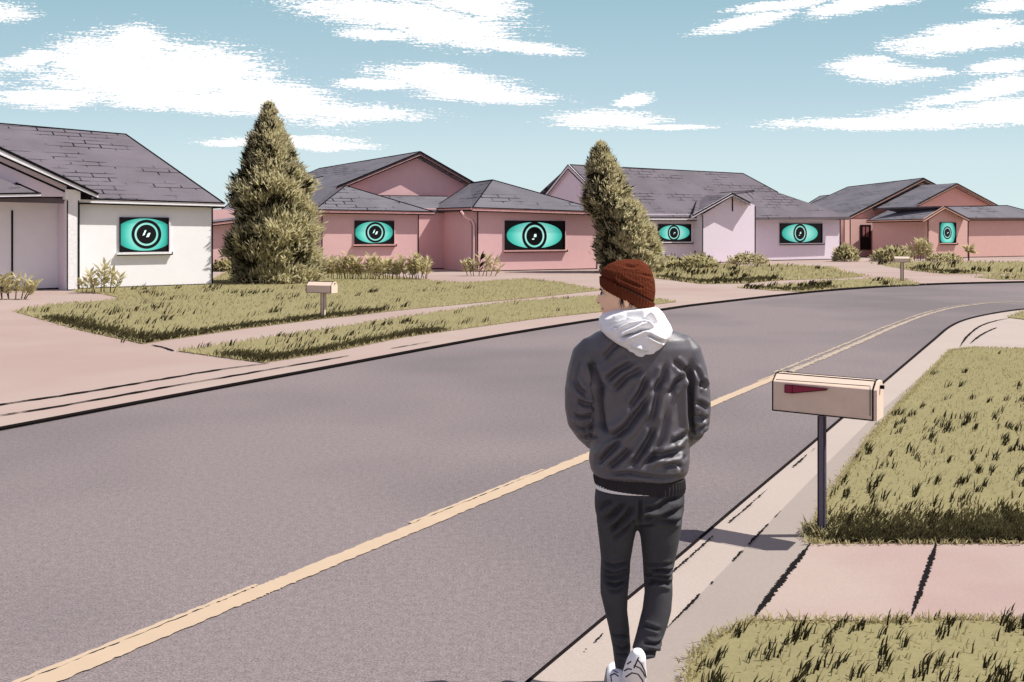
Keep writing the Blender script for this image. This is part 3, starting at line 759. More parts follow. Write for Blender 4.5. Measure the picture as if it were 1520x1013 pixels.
# side wall of the garage is the left face of the main block, door in the entry
FXd = FXl.off(.0)
mb = MB(); mb.prism([FXd.pt(1276.5, 334)+FX.n*.01, FXd.pt(1292, 334)+FX.n*.01, FXd.pt(1292, 371)+FX.n*.01, FXd.pt(1276.5, 371)+FX.n*.01], FX.n*.05); dr_ = mb.build('door_window', M_black, sal)
mb = MB(); 
for x0, x1 in ((1279.5, 1282.8), (1284.5, 1288.5)): mb.prism([FXd.pt(x0, 337)+FX.n*.062, FXd.pt(x1, 337)+FX.n*.062, FXd.pt(x1, 352)+FX.n*.062, FXd.pt(x0, 352)+FX.n*.062], FX.n*.01)
mb.build('pane', M_maroon, dr_)
# right roof
FXe = FXr.off(.3); a, b = FXe.pt(1430, 324.5), FXe.pt(1640, 324.5); t0 = W(1485, 306, a.y+4.5)
pr_ = plane3(a, b, t0)
roofpoly([a, b, pr_(1640, 312), pr_(1520, 312), pr_(1495, 305.5), pr_(1403, 307)], M_roof2, sal, inkedges=[3, 4], ink=.035); fascia(a, b, M_saltrim, sal, h=.12, ink=.035)
# small gable 3 rakes
F3 = FX.off(.45); A3, L3_, R3 = F3.pt(1402.5, 306.5), F3.pt(1371.5, 326), F3.pt(1438.5, 325)
# left slope roof 2, over the garage side wall
e_l = W(1287, 328, FX.P.y+5.2); pl2 = plane3(L3_, e_l, W(1354, 307, FX.P.y+5.0))
roofpoly([L3_, e_l, pl2(1392, 275), pl2(1419, 272.5), pl2(1354, 307), pl2(1404, 307)], M_roof2, sal, inkedges=[0, 1, 2], ink=.03)
fascia(L3_, e_l, M_saltrim, sal, h=.14, ink=.03)
roofpoly([A3+Vector((0, 0, .03)), R3+Vector((0, 0, .03)), R3-F3.n*3, A3-F3.n*5.5+Vector((0, 0, .02))], M_roof2, sal, thick=.08, ink=0)
def rakes(Fz, ap_, ends, m_, root, h=.2, ink=.032):
    for e in ends:
        mb_ = MB(); mb_.prism([ap_, e, e+Vector((0, 0, -h)), ap_+Vector((0, 0, -h))], -Fz.n*.12); r_ = mb_.build('rake_board', m_, root)
        k_ = MB(); k_.tube(ap_+Fz.n*.01, e+Fz.n*.01, ink); k_.tube(ap_+Vector((0, 0, -h))+Fz.n*.01, e+Vector((0, 0, -h))+Fz.n*.01, ink); k_.build('ink_outline', M_ink, r_)
rakes(F3, A3, (L3_, R3), M_saltrim, sal)
# gable 2
F2 = FX.off(-4.5)
mb = MB(); mb.prism([F2.pt(1352, 309), F2.pt(1484, 309), F2.pt(1480, 304), F2.pt(1420.5, 277), F2.pt(1356, 304)], -F2.n*.8); mb.build('gable', M_sal, sal)
F2r = F2.off(.5); A2, L2, R2 = F2r.pt(1420.5, 272.5), F2r.pt(1353, 307.5), F2r.pt(1484, 306.5)
rakes(F2r, A2, (L2, R2), M_saltrim, sal)
bk2 = -F2.n*4
roofpoly([A2+up, R2+up, R2+bk2, A2+bk2], M_roof2, sal, ink=0); roofpoly([A2+up, L2+up, L2+bk2, A2+bk2], M_roof2, sal, ink=0)
# gable 1: main rear roof
F1g = FX.off(-7.6)
mb = MB(); mb.prism([F1g.pt(1258, 330), F1g.pt(1400, 330), F1g.pt(1400, 281), F1g.pt(1371, 270), F1g.pt(1262, 324)], -F1g.n*.8); mb.build('gable', M_sal, sal)
F1r = F1g.off(.45); A1, L1, R1 = F1r.pt(1371.5, 265), F1r.pt(1259, 323), F1r.pt(1393, 276)
rakes(F1r, A1, (L1, R1), M_saltrim, sal)
rb1 = W(1258, 278, A1.y+6); p1 = plane3(A1, L1, rb1)
roofpoly([A1+up, L1+up, p1(1203, 303), rb1], M_roof2, sal, inkedges=[0, 2, 3], ink=.035)
roofpoly([A1+up, R1+up, R1+(rb1-A1), rb1], M_roof2, sal, ink=0)
# low roof at the far left behind
c0 = W(1198, 303, 92); c1_ = W(1217, 291.5, 95); c2_ = W(1240, 289, 95); c3_ = W(1250, 303, 92)
roofpoly([c0, c3_, c2_, c1_], M_roof2, sal, inkedges=[2, 3], ink=.04)
mb = MB(); mb.prism([W(1200, 303, 93), W(1250, 303, 93), Vector((W(1250, 303, 93).x, 93, 0)), Vector((W(1200, 303, 93).x, 93, 0))], (0, 3, 0)); mb.build('rear_wall', M_sal, sal)
window(FX3, 1394.5, 1418, 330.5, 361, M_maroon, M_saltrim, sal, iris=(.47, .5, .30), lens=(.47, .5, .5, .62), glint=2, ink=.04)

exec_after = []
# ------------------------------------------------------------------ foliage
def leaf_mat(name, light, dark, scale, thr=(.42, .58)):
    m = mat(name, light, 1, col2=dark, c2s=scale, cthr=thr, spec=0, var=.1, vscale=6); return m
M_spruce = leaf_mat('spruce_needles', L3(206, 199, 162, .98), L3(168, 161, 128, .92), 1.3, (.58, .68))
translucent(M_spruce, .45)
M_bark = mat('bark', L3(84, 70, 52), .95, var=.2, vscale=10)
M_shrub = leaf_mat('shrub_leaves', L3(206, 198, 154, 1.0), L3(172, 164, 124, .9), 3.0, (.55, .7))
translucent(M_shrub, .45)
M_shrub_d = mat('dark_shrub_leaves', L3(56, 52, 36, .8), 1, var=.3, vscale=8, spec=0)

def leaves(P, D, ln, wd, jit=.35):
    """rhombic leaves at P (n,3) pointing along D"""
    n = len(P); D = D+rng.normal(0, jit, (n, 3)); D /= np.linalg.norm(D, axis=1)[:, None]
    R = rng.normal(0, .45, (n, 3))+np.array([.25, 0, 1.0]); S = np.cross(D, R); S /= np.linalg.norm(S, axis=1)[:, None]
    ll = (ln*rng.uniform(.6, 1.35, n))[:, None]; ww = wd*rng.uniform(.7, 1.2, n)[:, None]
    a = P; b = P+D*ll*.5+S*ww*.5; c = P+D*ll; d = P+D*ll*.5-S*ww*.5
    V = np.stack([a, b, c, d], 1).reshape(-1, 3); F = np.arange(n)[:, None]*4+np.array([0, 1, 2, 3]); return V, F

def spruce(px, py, prof, n, label, seedv):
    global rng
    rng = np.random.default_rng(seedv)
    base = G(px, py); Y = base.y
    root = thing('spruce_tree', base, label, 'tree', 'spruce trees between the houses')
    zs = np.array([CH-(p[0]-HY)*Y/FPX for p in prof]); xl = np.array([(p[1]-760)/FPX*Y for p in prof]); xr = np.array([(p[2]-760)/FPX*Y for p in prof])
    o = np.argsort(zs); zs, xl, xr = zs[o], xl[o], xr[o]
    top = zs[-1]
    tk = MB(); segs = 8
    for i in range(segs):
        z0, z1 = top*.96*i/segs, top*.96*(i+1)/segs
        cx0 = (np.interp(z0, zs, xl)+np.interp(z0, zs, xr))/2; cx1 = (np.interp(z1, zs, xl)+np.interp(z1, zs, xr))/2
        w0 = .16*(1-i/segs)+.02; w1 = .16*(1-(i+1)/segs)+.02
        tk.tube((cx0 if i else base.x, Y, z0), (cx1, Y, z1), w0, 8, w1)
    tro = tk.build('trunk', M_bark, root, smooth=True)
    # boughs: clusters hugging the surface, sweeping up and out
    Vs, Fs, Ms = [], [], []; of = 0; lm = MB()
    widths = (xr-xl)
    nb = n
    zc = rng.uniform(0, 1, nb*4); acc = np.interp(zc*(top-.05), zs, widths)/widths.max(); keep = rng.random(nb*4) < acc+.12
    zc = (zc*(top-.1)+.05)[keep][:nb]
    for z in zc:
        l, r = np.interp(z, zs, xl), np.interp(z, zs, xr); cx = (l+r)/2; rad = (r-l)/2
        th = rng.uniform(0, 2*np.pi); rr = rad*(rng.uniform(.3, 1.0)**.4)*(rng.uniform(.86, 1.0)+.13*math.sin(z*5.3+th*2)*math.sin(z*2.1+th*3+1))
        c = np.array([cx+math.cos(th)*rr, Y+math.sin(th)*rr*.95, z])
        od = np.array([math.cos(th)*.75, math.sin(th)*.75, rng.uniform(.5, 1.1)])
        k = rng.integers(22, 40); sz = .13+.14*min(1, rad/1.2)
        Pk = c-od*sz*.7+rng.normal(0, sz*.42, (k, 3))*np.array([1, 1, .75])
        V, F = leaves(Pk, np.tile(od, (k, 1)), sz*1.15, sz*.26, .42)
        dk = rng.random() < (.03+.22*(math.sin(z*4.1+th*4) > .75))*(1 if math.cos(th) > -.1 else 1.3)+(.3 if math.cos(th) < -.1 else 0)  # left half gets more dark needles: shade side painted into the crown
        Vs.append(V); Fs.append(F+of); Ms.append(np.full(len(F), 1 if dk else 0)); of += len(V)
    for _ in range(60):
        z = rng.uniform(.2, top*.85); l, r = np.interp(z, zs, xl), np.interp(z, zs, xr); th = rng.uniform(0, 6.28); rad = (r-l)/2*.75
        lm.tube(((l+r)/2, Y, z*.97), ((l+r)/2+math.cos(th)*rad, Y+math.sin(th)*rad, z+.25), .03, 5, .008)
    lm.build('limb', M_bark, tro)['kind'] = 'stuff'
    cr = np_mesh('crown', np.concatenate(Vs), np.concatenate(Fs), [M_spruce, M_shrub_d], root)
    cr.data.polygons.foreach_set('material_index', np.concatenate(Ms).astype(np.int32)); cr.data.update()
    return root
P1 = [(150, 397, 403), (175, 385, 412), (200, 374, 425), (225, 366, 436), (245, 358, 442), (262, 352, 455), (275, 345, 462), (300, 348, 464), (330, 350, 470), (350, 338, 475), (370, 340, 477), (390, 348, 478), (410, 345, 474), (421, 340, 472)]
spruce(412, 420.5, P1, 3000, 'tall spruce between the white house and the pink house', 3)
P2 = [(209, 888, 893), (225, 878, 904), (240, 874, 915), (260, 872, 924), (270, 868, 928), (290, 866, 936), (310, 872, 955), (330, 884, 964), (350, 886, 975), (370, 886, 984), (385, 888, 985), (402, 890, 980)]
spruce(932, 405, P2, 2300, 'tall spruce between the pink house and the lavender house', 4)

def shrub(px, py, x0, x1, ytop, kind, label, name='shrub', group=None, dens=1.0, cat='shrub', Y=None, hc=None, dk=.15):
    base = G(px, py); Yb = base.y; root = thing(name, base, label, cat, group)
    s = Yb/FPX; H = (py-ytop)*s; Wd = (x1-x0)/2*s; cx = ((x0+x1)/2-760)*s
    Vs, Fs, Ms = [], [], []; of = 0; st = MB()
    def put(V, F, mi):
        nonlocal of
        Vs.append(V); Fs.append(F+of); Ms.append(np.full(len(F), mi)); of += len(V)
    if kind == 'frond':     # upright stems with paired leaves
        ns = max(3, int(Wd*2/.22*dens)); px_ = np.linspace(-1, 1, ns)
        for q in px_:
            b = np.array([cx+q*Wd*.75+rng.normal(0, .03), Yb+rng.uniform(-.3, .3)*min(Wd, .6), ZG]); hh = H*(1-.35*q*q)*rng.uniform(.7, 1.05)
            tip = b+np.array([q*Wd*.3+rng.normal(0, .1*H), rng.normal(0, .12*H), hh])
            st.tube(b, tip, .012+.006*H, 5, .004)
            k = int(9+hh*6); t = np.linspace(.25, 1, k)
            for sgn in (-1, 1):
                P = b+(tip-b)*t[:, None]; D = np.tile(np.array([sgn*.8, rng.uniform(-.4, .4), .75]), (k, 1))
                V, F = leaves(P, D, .17+.13*H, .06+.04*H, .3); put(V, F, 1 if rng.random() < dk*.3 else 0)
    elif kind == 'mound':
        n = int(240*dens); th = rng.uniform(0, 2*np.pi, n); ph = np.arccos(rng.uniform(0, 1, n)); r = rng.uniform(.7, 1.02, n)
        P0 = np.stack([cx+np.cos(th)*np.sin(ph)*Wd*r, Yb+np.sin(th)*np.sin(ph)*Wd*.7*r, ZG+np.cos(ph)*H*.85*r], 1)
        D0 = np.stack([np.cos(th)*np.sin(ph), np.sin(th)*np.sin(ph), np.cos(ph)+.5], 1)
        for _ in range(5):
            V, F = leaves(P0+rng.normal(0, .05*Wd+.03, P0.shape), D0, .22*max(H, .5)+.06, .09, .5); put(V, F, 1 if _ == 0 else 0)
        for q in range(6): st.tube((cx, Yb, 0), (cx+rng.normal(0, Wd*.4), Yb+rng.normal(0, .2), H*.6), .02, 5, .008)
    elif kind == 'palm':
        st.tube((cx, Yb, 0), (cx, Yb, H*.6), .05, 6, .04)
        for q in range(26):
            th = rng.uniform(0, 6.28); el = rng.uniform(-.3, 1.2); D = np.array([[math.cos(th)*math.cos(el), math.sin(th)*math.cos(el), math.sin(el)]])
            k = 6; V, F = leaves(np.tile(np.array([[cx, Yb, H*.6]]), (k, 1)), np.tile(D, (k, 1)), H*.48, .12, .12); put(V, F, 0)
    st.build('stem', M_bark, root)
    f = np_mesh('foliage', np.concatenate(Vs), np.concatenate(Fs), [M_shrub, M_shrub_d], root)
    f.data.polygons.foreach_set('material_index', np.concatenate(Ms).astype(np.int32)); f.data.update()
    return root
rng = np.random.default_rng(11)
shrub(15, 446, -25, 50, 408, 'frond', 'leafy shrub cut by the left edge before the white porch', dens=1.8, dk=.2)
shrub(132, 436, 121, 138, 412, 'frond', 'small narrow plant beside the white porch pillar', name='plant', cat='plant', dk=.3, dens=1.6)
shrub(155, 437, 137, 173, 394, 'frond', 'taller upright plant against the white wall left of its eye window', name='plant', cat='plant', dk=.25, dens=1.6)
for (a_, b_, yt, lb) in ((478, 505, 388, 'first shrub beside the corner of the pink house, right of the spruce'), (503, 535, 380, 'second shrub along the pink wall, below the left edge of its smaller eye window'),
                     (532, 566, 380, 'third shrub along the pink wall, right below its smaller eye window'), (562, 592, 386, 'fourth shrub along the pink wall, below the right end of the window sill'),
                     (588, 614, 383, 'fifth shrub along the pink wall, just left of the recess'), (608, 637, 380, 'dense last shrub of the row, at the edge of the dark recess')):
    shrub((a_+b_)/2, 416, a_, b_, yt, 'frond', lb, group='shrubs in a row along the pink house', dens=2.4, dk=.2)
shrub(713, 411, 686, 742, 379, 'frond', 'spreading shrub standing alone below the pink downspout', dens=1.1, dk=.2)
shrub(1035, 398, 1008, 1062, 380, 'mound', 'rounded shrub in front of the lavender entry, nearest the man', group='low shrubs by the lavender house')
shrub(1112, 393, 1082, 1140, 379, 'mound', 'rounded shrub in front of the lavender house corner, left of its larger window', group='low shrubs by the lavender house')
shrub(990, 397, 960, 1015, 383, 'mound', 'low shrub at the foot of the second spruce', group='low shrubs by the lavender house')
shrub(1254, 389, 1238, 1271, 364, 'mound', 'upright bushy shrub between the lavender house and the salmon house', dens=1.2)
shrub(1322, 389, 1298, 1350, 368, 'mound', 'wide bush along the dark garage wall of the salmon house', dens=1.5)
shrub(1364, 388, 1350, 1384, 357, 'frond', 'spiky shrub at the corner of the dark garage wall', dens=1.8)
shrub(1398, 389, 1376, 1425, 379, 'mound', 'low bush under the eye window of the salmon house', dens=1.0)
shrub(1437, 388, 1426, 1450, 363, 'palm', 'small palm like plant right of the salmon gable', name='plant', cat='plant')
shrub(335, 404, 316, 356, 388, 'mound', 'low bush at the corner of the white house, left of the spruce', dens=1.2)
# tuft at the foot of the mailbox post
rng = np.random.default_rng(5)
def tuft(c, n, h, label):
    q = np.array([c.x, c.y])+rng.normal(0, .045, (n, 2)); V, F, mi = blades(q, h, .012, (-.2, 0), ZG, 0, jit=.6); mi[rng.random(len(mi)) < .3] = 1
    o = np_mesh('grass_tuft', V, F, [M_blade, M_blade_d], base=(c.x, c.y, 0)); o.data.polygons.foreach_set('material_index', mi.astype(np.int32)); tag(o, label, 'grass', kind='stuff')
tuft(G(1216, 803), 160, .06, 'ragged tuft of grass at the foot of the near mailbox post')

# ------------------------------------------------------------------ mailboxes
def mailbox(base, axis, scale_m, label, near=False, post_h=.789, bx=(-.28, .318), hw=.085, wall_h=.18, top_h=.224, pr=.0185, boxm=None):
    root = thing('mailbox', base, label, 'mailbox', 'mailboxes along the street')
    A = Vector(axis).normalized(); B = Vector((-A.y, A.x, 0)); Z = Vector((0, 0, 1)); b = Vector(base)
    mb_ = MB()
    q = [b-A*pr-B*pr, b+A*pr-B*pr, b+A*pr+B*pr, b-A*pr+B*pr]; mb_.prism([p-Z*.1 for p in q], Z*(post_h+.09)); po = mb_.build('post', M_post if near else M_box, root)
    if True:
        k = MB()
        for p in q: k.tube(p, p+Z*(post_h-.02), pr*.22, 4)
        k.build('ink_outline', M_ink, po)
    o = b+Z*post_h
    prof = [(-hw, 0), (-hw, wall_h)]+[(-hw*.15, top_h), (hw*.5, top_h), (hw, wall_h), (hw, 0)]
    # round the shoulders a little
    P = [o+A*bx[0]+B*u_+Z*v_ for u_, v_ in prof]
    mb_ = MB(); mb_.prism(P, A*(bx[1]-bx[0])); bo = mb_.build('box', M_box, root)
    bev = bo.modifiers.new('bevel', 'BEVEL'); bev.width = .006; bev.segments = 2; bev.limit_method = 'ANGLE'
    k = MB(); e = hw*.04; iw = hw*.042
    for end in (bx[0], bx[1]):
        R = [o+A*end+B*u_*1.01+Z*(v_*1.01-.001) for u_, v_ in prof]
        for i in range(len(R)): k.tube(R[i], R[(i+1) % len(R)], iw)
    for u_, v_ in prof: 
        if (u_, v_) != (-hw, wall_h) : k.tube(o+A*bx[0]+B*u_*1.01+Z*v_, o+A*bx[1]+B*u_*1.01+Z*v_, iw)
    k.build('ink_outline', M_ink, bo)  # drawn ink outline added along the box edges
    # door, slightly larger, on the road side
    mb_ = MB(); PD = [o+A*(bx[1]+.006)+B*u_*1.02+Z*(v_*1.01-.002) for u_, v_ in prof]; mb_.prism(PD, A*.018); do = mb_.build('door', M_box, root)
    mb_ = MB(); c = o+A*(bx[1]+.026)+Z*(top_h*.8); mb_.prism([c-B*.012, c+B*.012, c+B*.012+Z*.02, c-B*.012+Z*.02], A*.02); mb_.build('handle', M_ink, do)
    return root, o, A, B
base = G(1220, 803); 
r_, o, A, B = mailbox((base.x, base.y, 0), (.836, -.549, 0), 1, 'near beige mailbox with a maroon flag, on a grey post beside the grass', near=True)
def onside(px, py, off): return onpl(px, py, o-B*(.085+off), B)
mb = MB(); mb.prism([onside(1165, 571.5, .004), onside(1176, 572, .004), onside(1229, 577.5, .004), onside(1226, 579.5, .004), onside(1176, 584, .004), onside(1165, 583, .004)], -B*.008)
fo = mb.build('flag', M_flag, r_)
k = MB(); fl = [onside(1165, 571.5, .012), onside(1176, 572, .012), onside(1229, 577.5, .012), onside(1226, 579.5, .012), onside(1176, 584, .012), onside(1165, 583, .012)]
for i in range(6): k.tube(fl[i], fl[(i+1) % 6], .002)
k.tube(fl[1], fl[4], .002); k.build('ink_outline', M_ink, fo)
k = MB(); k.tube(onside(1152, 563.5, .003), onside(1292, 573.5, .003), .0022); k.tube(onside(1291.5, 575, .003), onside(1291.5, 618, .003), .0018); k.build('seam', M_ink, r_)
b2 = G(480, 474); mailbox((b2.x, b2.y, 0), (.9, -.35, 0), 1, 'pale mailbox on the far verge in front of the spruce', post_h=.58, bx=(-.36, .26), hw=.12, wall_h=.16, top_h=.24, pr=.04)
b3 = G(1339, 419); mailbox((b3.x, b3.y, 0), (.9, -.35, 0), 1, 'distant pale mailbox on the verge at the bend', post_h=.76, bx=(-.28, .26), hw=.12, wall_h=.14, top_h=.22, pr=.05)
#PERSON
# ------------------------------------------------------------------ the walking man
Y0 = 3.85; SP = FPX/Y0
def Q(px, py, dy=0.0): return W(px, py, Y0+dy)
def hring(py, xl, xr, ry, dy=0.0, n=36, sq=2.3, tilt=0.0):
    c = Q((xl+xr)/2, py, dy); rx = (xr-xl)/2/SP; R = []
    for i in range(n):
        t = 2*math.pi*i/n; cs, sn = math.cos(t), math.sin(t)
        x = math.copysign(abs(cs)**(2/sq), cs)*rx; y = math.copysign(abs(sn)**(2/sq), sn)*ry
        R.append(c+Vector((x*math.cos(tilt), y, -x*math.sin(tilt))))
    return R
def pathtube(mb_, pts, n=24):
    """pts: (point, rx) -> closed tapering tube with rounded ends"""
    P = [Vector(p) for p, r in pts]; Rr = [r for p, r in pts]; rings = []
    for i, p in enumerate(P):
        d = (P[min(i+1, len(P)-1)]-P[max(i-1, 0)]).normalized()
        a = d.cross(Vector((0, 1, 0))); a = a.normalized() if a.length > .1 else d.orthogonal().normalized(); b = d.cross(a)
        def ring(c, r): return [c+a*math.cos(2*math.pi*k/n)*r+b*math.sin(2*math.pi*k/n)*r for k in range(n)]
        if i == 0: rings.append(ring(p-d*Rr[0]*.5, Rr[0]*.6))
        rings.append(ring(p, Rr[i]))
        if i == len(P)-1: rings.append(ring(p+d*Rr[i]*.5, Rr[i]*.6))
    mb_.loft(rings)
def ball(mb_, c, r, n=14):
    rings = []
    for i in range(1, n):
        ph = math.pi*i/n; rings.append([Vector(c)+Vector((math.cos(2*math.pi*k/18)*math.sin(ph)*r[0], math.sin(2*math.pi*k/18)*math.sin(ph)*r[1], math.cos(ph)*r[2])) for k in range(18)])
    mb_.loft(rings)
def fuse(mb_, name, m, parent, vox, smooth=6, fn=None, base=None):
    """join the overlapping closed shapes into one continuous surface"""
    me = bpy.data.meshes.new('tmp'); me.from_pydata([tuple(x) for x in mb_.v], [], mb_.f); me.update()
    bm = bmesh.new(); bm.from_mesh(me); bmesh.ops.recalc_face_normals(bm, faces=bm.faces); bm.to_mesh(me); bm.free()
    o_ = bpy.data.objects.new('tmp', me); C.objects.link(o_)
    r = o_.modifiers.new('r', 'REMESH'); r.mode = 'VOXEL'; r.voxel_size = vox
    sm = o_.modifiers.new('s', 'SMOOTH'); sm.factor = .5; sm.iterations = smooth
    dg = bpy.context.evaluated_depsgraph_get(); ev = o_.evaluated_get(dg); m2 = bpy.data.meshes.new_from_object(ev)
    bpy.data.objects.remove(o_); n = len(m2.vertices); V = np.empty(n*3, np.float32); m2.vertices.foreach_get('co', V); V = V.reshape(-1, 3).astype(float)
    N = np.array([v_.normal[:] for v_ in m2.vertices])
    if fn is not None: V = fn(V, N)
    off = np.array(wloc(parent) if parent else base, float); V -= off
    m2.vertices.foreach_set('co', V.astype(np.float32).ravel()); m2.materials.clear(); m2.materials.append(m)
    m2.polygons.foreach_set('use_smooth', np.ones(len(m2.polygons), bool)); m2.update(); m2.name = name
    o_ = bpy.data.objects.new(name, m2); C.objects.link(o_)
    if parent: o_.parent = parent
    else: o_.location = tuple(off)
    WLOC[o_.name] = Vector(off); return o_
def seg_dist(px, py, S_):
    """distance in px from points to polyline, and parameter 0..1 along it"""
    best = np.full(len(px), 1e9); bt = np.zeros(len(px)); L = [math.dist(S_[i], S_[i+1]) for i in range(len(S_)-1)]; T = sum(L); acc = 0
    for i in range(len(S_)-1):
        ax, ay = S_[i]; bx_, by = S_[i+1]; dx_, dy_ = bx_-ax, by-ay
        t = np.clip(((px-ax)*dx_+(py-ay)*dy_)/(dx_*dx_+dy_*dy_), 0, 1); d = np.hypot(px-ax-t*dx_, py-ay-t*dy_)
        k = d < best; best[k] = d[k]; bt[k] = (acc+t[k]*L[i])/T; acc += L[i]
    return best, bt
FOLD = 1.25
def folds(strokes, noise_amp=.0):
    def fn(V, N):
        px = 760+V[:, 0]*SP; py = HY-(V[:, 2]-CH)*SP; back = np.clip(-N[:, 1]*1.6, 0, 1); D = np.zeros(len(V))
        for S_, wd_, dep in strokes:
            d, t = seg_dist(px, py, S_); e = np.clip(np.minimum(t, 1-t)*5+.15, 0, 1)
            D += dep*np.exp(-(d/wd_)**2)*e
            D -= dep*.45*np.exp(-((d-wd_*2.1)/(wd_*1.1))**2)*e*e*(t > .02)*(t < .98)
        V = V-N*(D*back*FOLD)[:, None]; return V
    return fn

M_skin = mat('skin', L3(250, 206, 172, .98), .6, var=.03, vscale=20, spec=.25)
M_jacket = mat('jacket_nylon', L3(98, 95, 101, .68), .44, var=.18, vscale=9, spec=.65, bump=.15, bscale=220)
M_rib = mat('jacket_ribbing', L3(68, 65, 68, .55), .9, var=.1, vscale=30, spec=.1)
M_trous = mat('black_denim', L3(74, 74, 77, .75), .8, var=.15, vscale=14, spec=.2)
M_hood = mat('white_jersey', (.80, .80, .81, 1), .9, var=.02, spec=.1)
M_beanie = mat('rust_knit', L3(120, 62, 42, .6), .95, var=.1, vscale=24, bump=.5, bscale=90, spec=.05)
M_shoe = mat('white_leather', (.82, .82, .83, 1), .6, spec=.3)
M_hair = mat('dark_hair', (.02, .014, .01, 1), .7, spec=.2)

# body, one continuous surface from head to feet
bd_ = MB(); fd = Vector((-.97, .24, 0)); sd = Vector((-.24, -.97, 0)); HC = 931
def hd(a, b, py): c = Q(HC, py, 0.0); return c+fd*(a/SP)+sd*(b/SP)
prof = [  # py, front, back, half width
    (393, 10, 10, 9), (397, 19, 17, 15), (404, 27, 24, 20), (412, 33, 29, 24), (420, 37.5, 31, 26), (426, 40, 32, 27), (430, 40.5, 32, 27.5), (434, 38, 32, 27.5), (438, 38, 32, 27.5),
    (442, 38, 34, 27), (446, 37.5, 30, 26.5), (450, 37, 30, 26), (454, 37, 28, 25), (458, 36.5, 26, 24), (462, 35.5, 25, 22), (466, 35, 24, 20), (470, 33, 23, 18), (473, 27, 23, 17), (476, 17, 23, 17), (482, 12, 24, 18), (496, 14, 26, 22)]
NOSE = [(435, 1.5), (440, 5.5), (444, 9), (447, 11.5), (449.5, 10), (451.5, 3), (454, 1)]
def bump1(y, y0, s_): return math.exp(-((y-y0)/s_)**2)
pys = np.arange(393, 497, 1.4); pa = np.array(prof); rings = []
for y in pys:
    f_, b_, w_ = (np.interp(y, pa[:, 0], pa[:, k]) for k in (1, 2, 3)); R = []
    for i in range(64):
        t = 2*math.pi*i/64; cs, sn = math.cos(t), math.sin(t)
        a_ = (f_ if cs > 0 else b_)*math.copysign(abs(cs)**.9, cs); bb_ = w_*math.copysign(abs(sn)**.9, sn)
        if cs > 0:
            nb_ = np.interp(y, [p[0] for p in NOSE], [p[1] for p in NOSE], left=0, right=0)
            a_ += nb_*math.exp(-(bb_/(4.0+max(0, y-442)*.35))**2)
            a_ += 4.0*bump1(y, 455.5, 1.8)*math.exp(-(bb_/8)**2)+3.6*bump1(y, 460.5, 1.9)*math.exp(-(bb_/7)**2)-1.0*bump1(y, 458, 1.0)*math.exp(-(bb_/9)**2)
            a_ += 3.8*bump1(y, 468, 3.2)*math.exp(-(bb_/10)**2)+1.8*bump1(y, 429.5, 2.5)*math.exp(-((abs(bb_)-11)/7)**2)
            a_ -= 3.6*bump1(y, 435.5, 3)*math.exp(-((abs(bb_)-12.5)/5)**2)
            a_ += 1.5*bump1(y, 446, 5)*math.exp(-((abs(bb_)-19)/5)**2)
        R.append(hd(a_, bb_, y))
    rings.append(R)
bd_.loft(rings[::-1])
for sg in (-1, 1):       # ears
    c = hd(-3, sg*27, 445); ball(bd_, c, (.016, .011, .030)); ball(bd_, hd(-1, sg*26, 452), (.010, .010, .013))
bd_.loft([hring(y, a, b, r, n=28) for y, a, b, r in ((700, 890, 1008, .10), (660, 896, 1004, .09), (600, 892, 1008, .095), (540, 880, 1018, .10), (512, 876, 1020, .085), (500, 895, 1000, .07), (488, 915, 975, .055))])
for L_ in ([((874, 522, 0), .042), ((864, 560, 0), .038), ((860, 602, 0), .034), ((868, 634, .07), .03), ((884, 655, .13), .024)],
           [((1014, 522, 0), .042), ((1024, 560, 0), .038), ((1030, 602, 0), .034), ((1028, 632, .06), .03), ((1012, 655, .13), .024)]):
    pathtube(bd_, [(Q(*p), r) for p, r in L_])
    wr = Q(*L_[-1][0]); sg = 1 if L_[-1][0][0] < 945 else -1      # hand in the front pocket: palm, four fingers and a thumb
    pathtube(bd_, [(wr, .024), (wr+Vector((sg*.05, .01, -.035)), .026)])
    for j in range(4):
        k0 = wr+Vector((sg*.06, .005+.002*j, -.03-.016*j+.012)); pathtube(bd_, [(k0, .0085), (k0+Vector((sg*.03, 0, -.016)), .008), (k0+Vector((sg*.05, -.012, -.03)), .007)], 10)
    pathtube(bd_, [(wr+Vector((sg*.02, 0, -.005)), .011), (wr+Vector((sg*.05, -.005, .012)), .009)], 10)
LEGL = [(752, 884, 954, .09, 0), (775, 886, 947, .085, .005), (800, 889, 941, .08, .01), (830, 892, 936, .07, .02), (850, 891, 935, .064, .03), (880, 891, 932, .066, .02), (905, 897, 931, .06, .02), (930, 903, 934, .052, .03), (960, 909, 936, .046, .04), (984, 912, 935, .043, .045), (997, 914, 933, .04, .05)]
LEGR = [(752, 942, 1014, .09, 0), (775, 946, 1012, .085, 0), (800, 951, 1008, .08, .0), (830, 954, 1002, .07, .005), (850, 955, 998, .064, .01), (880, 957, 998, .066, -.01), (905, 954, 996, .062, -.03), (925, 949, 991, .056, -.05), (945, 944, 984, .05, -.07), (962, 939, 979, .047, -.09), (972, 942, 970, .042, -.10)]
for LG in (LEGL, LEGR):
    bd_.loft([hring(y, a+8.5, b-8.5, r-.028, dy, n=24) for y, a, b, r, dy in LG])
bd_.loft([hring(y, 892, 1006, .085, n=24) for y in (690, 757)])
man = fuse(bd_, 'person', M_skin, None, .0052, smooth=2, base=Q(930, 1036))
tag(man, 'man in rust beanie, white hood and dark bomber jacket walking away, hands in pockets', 'person')

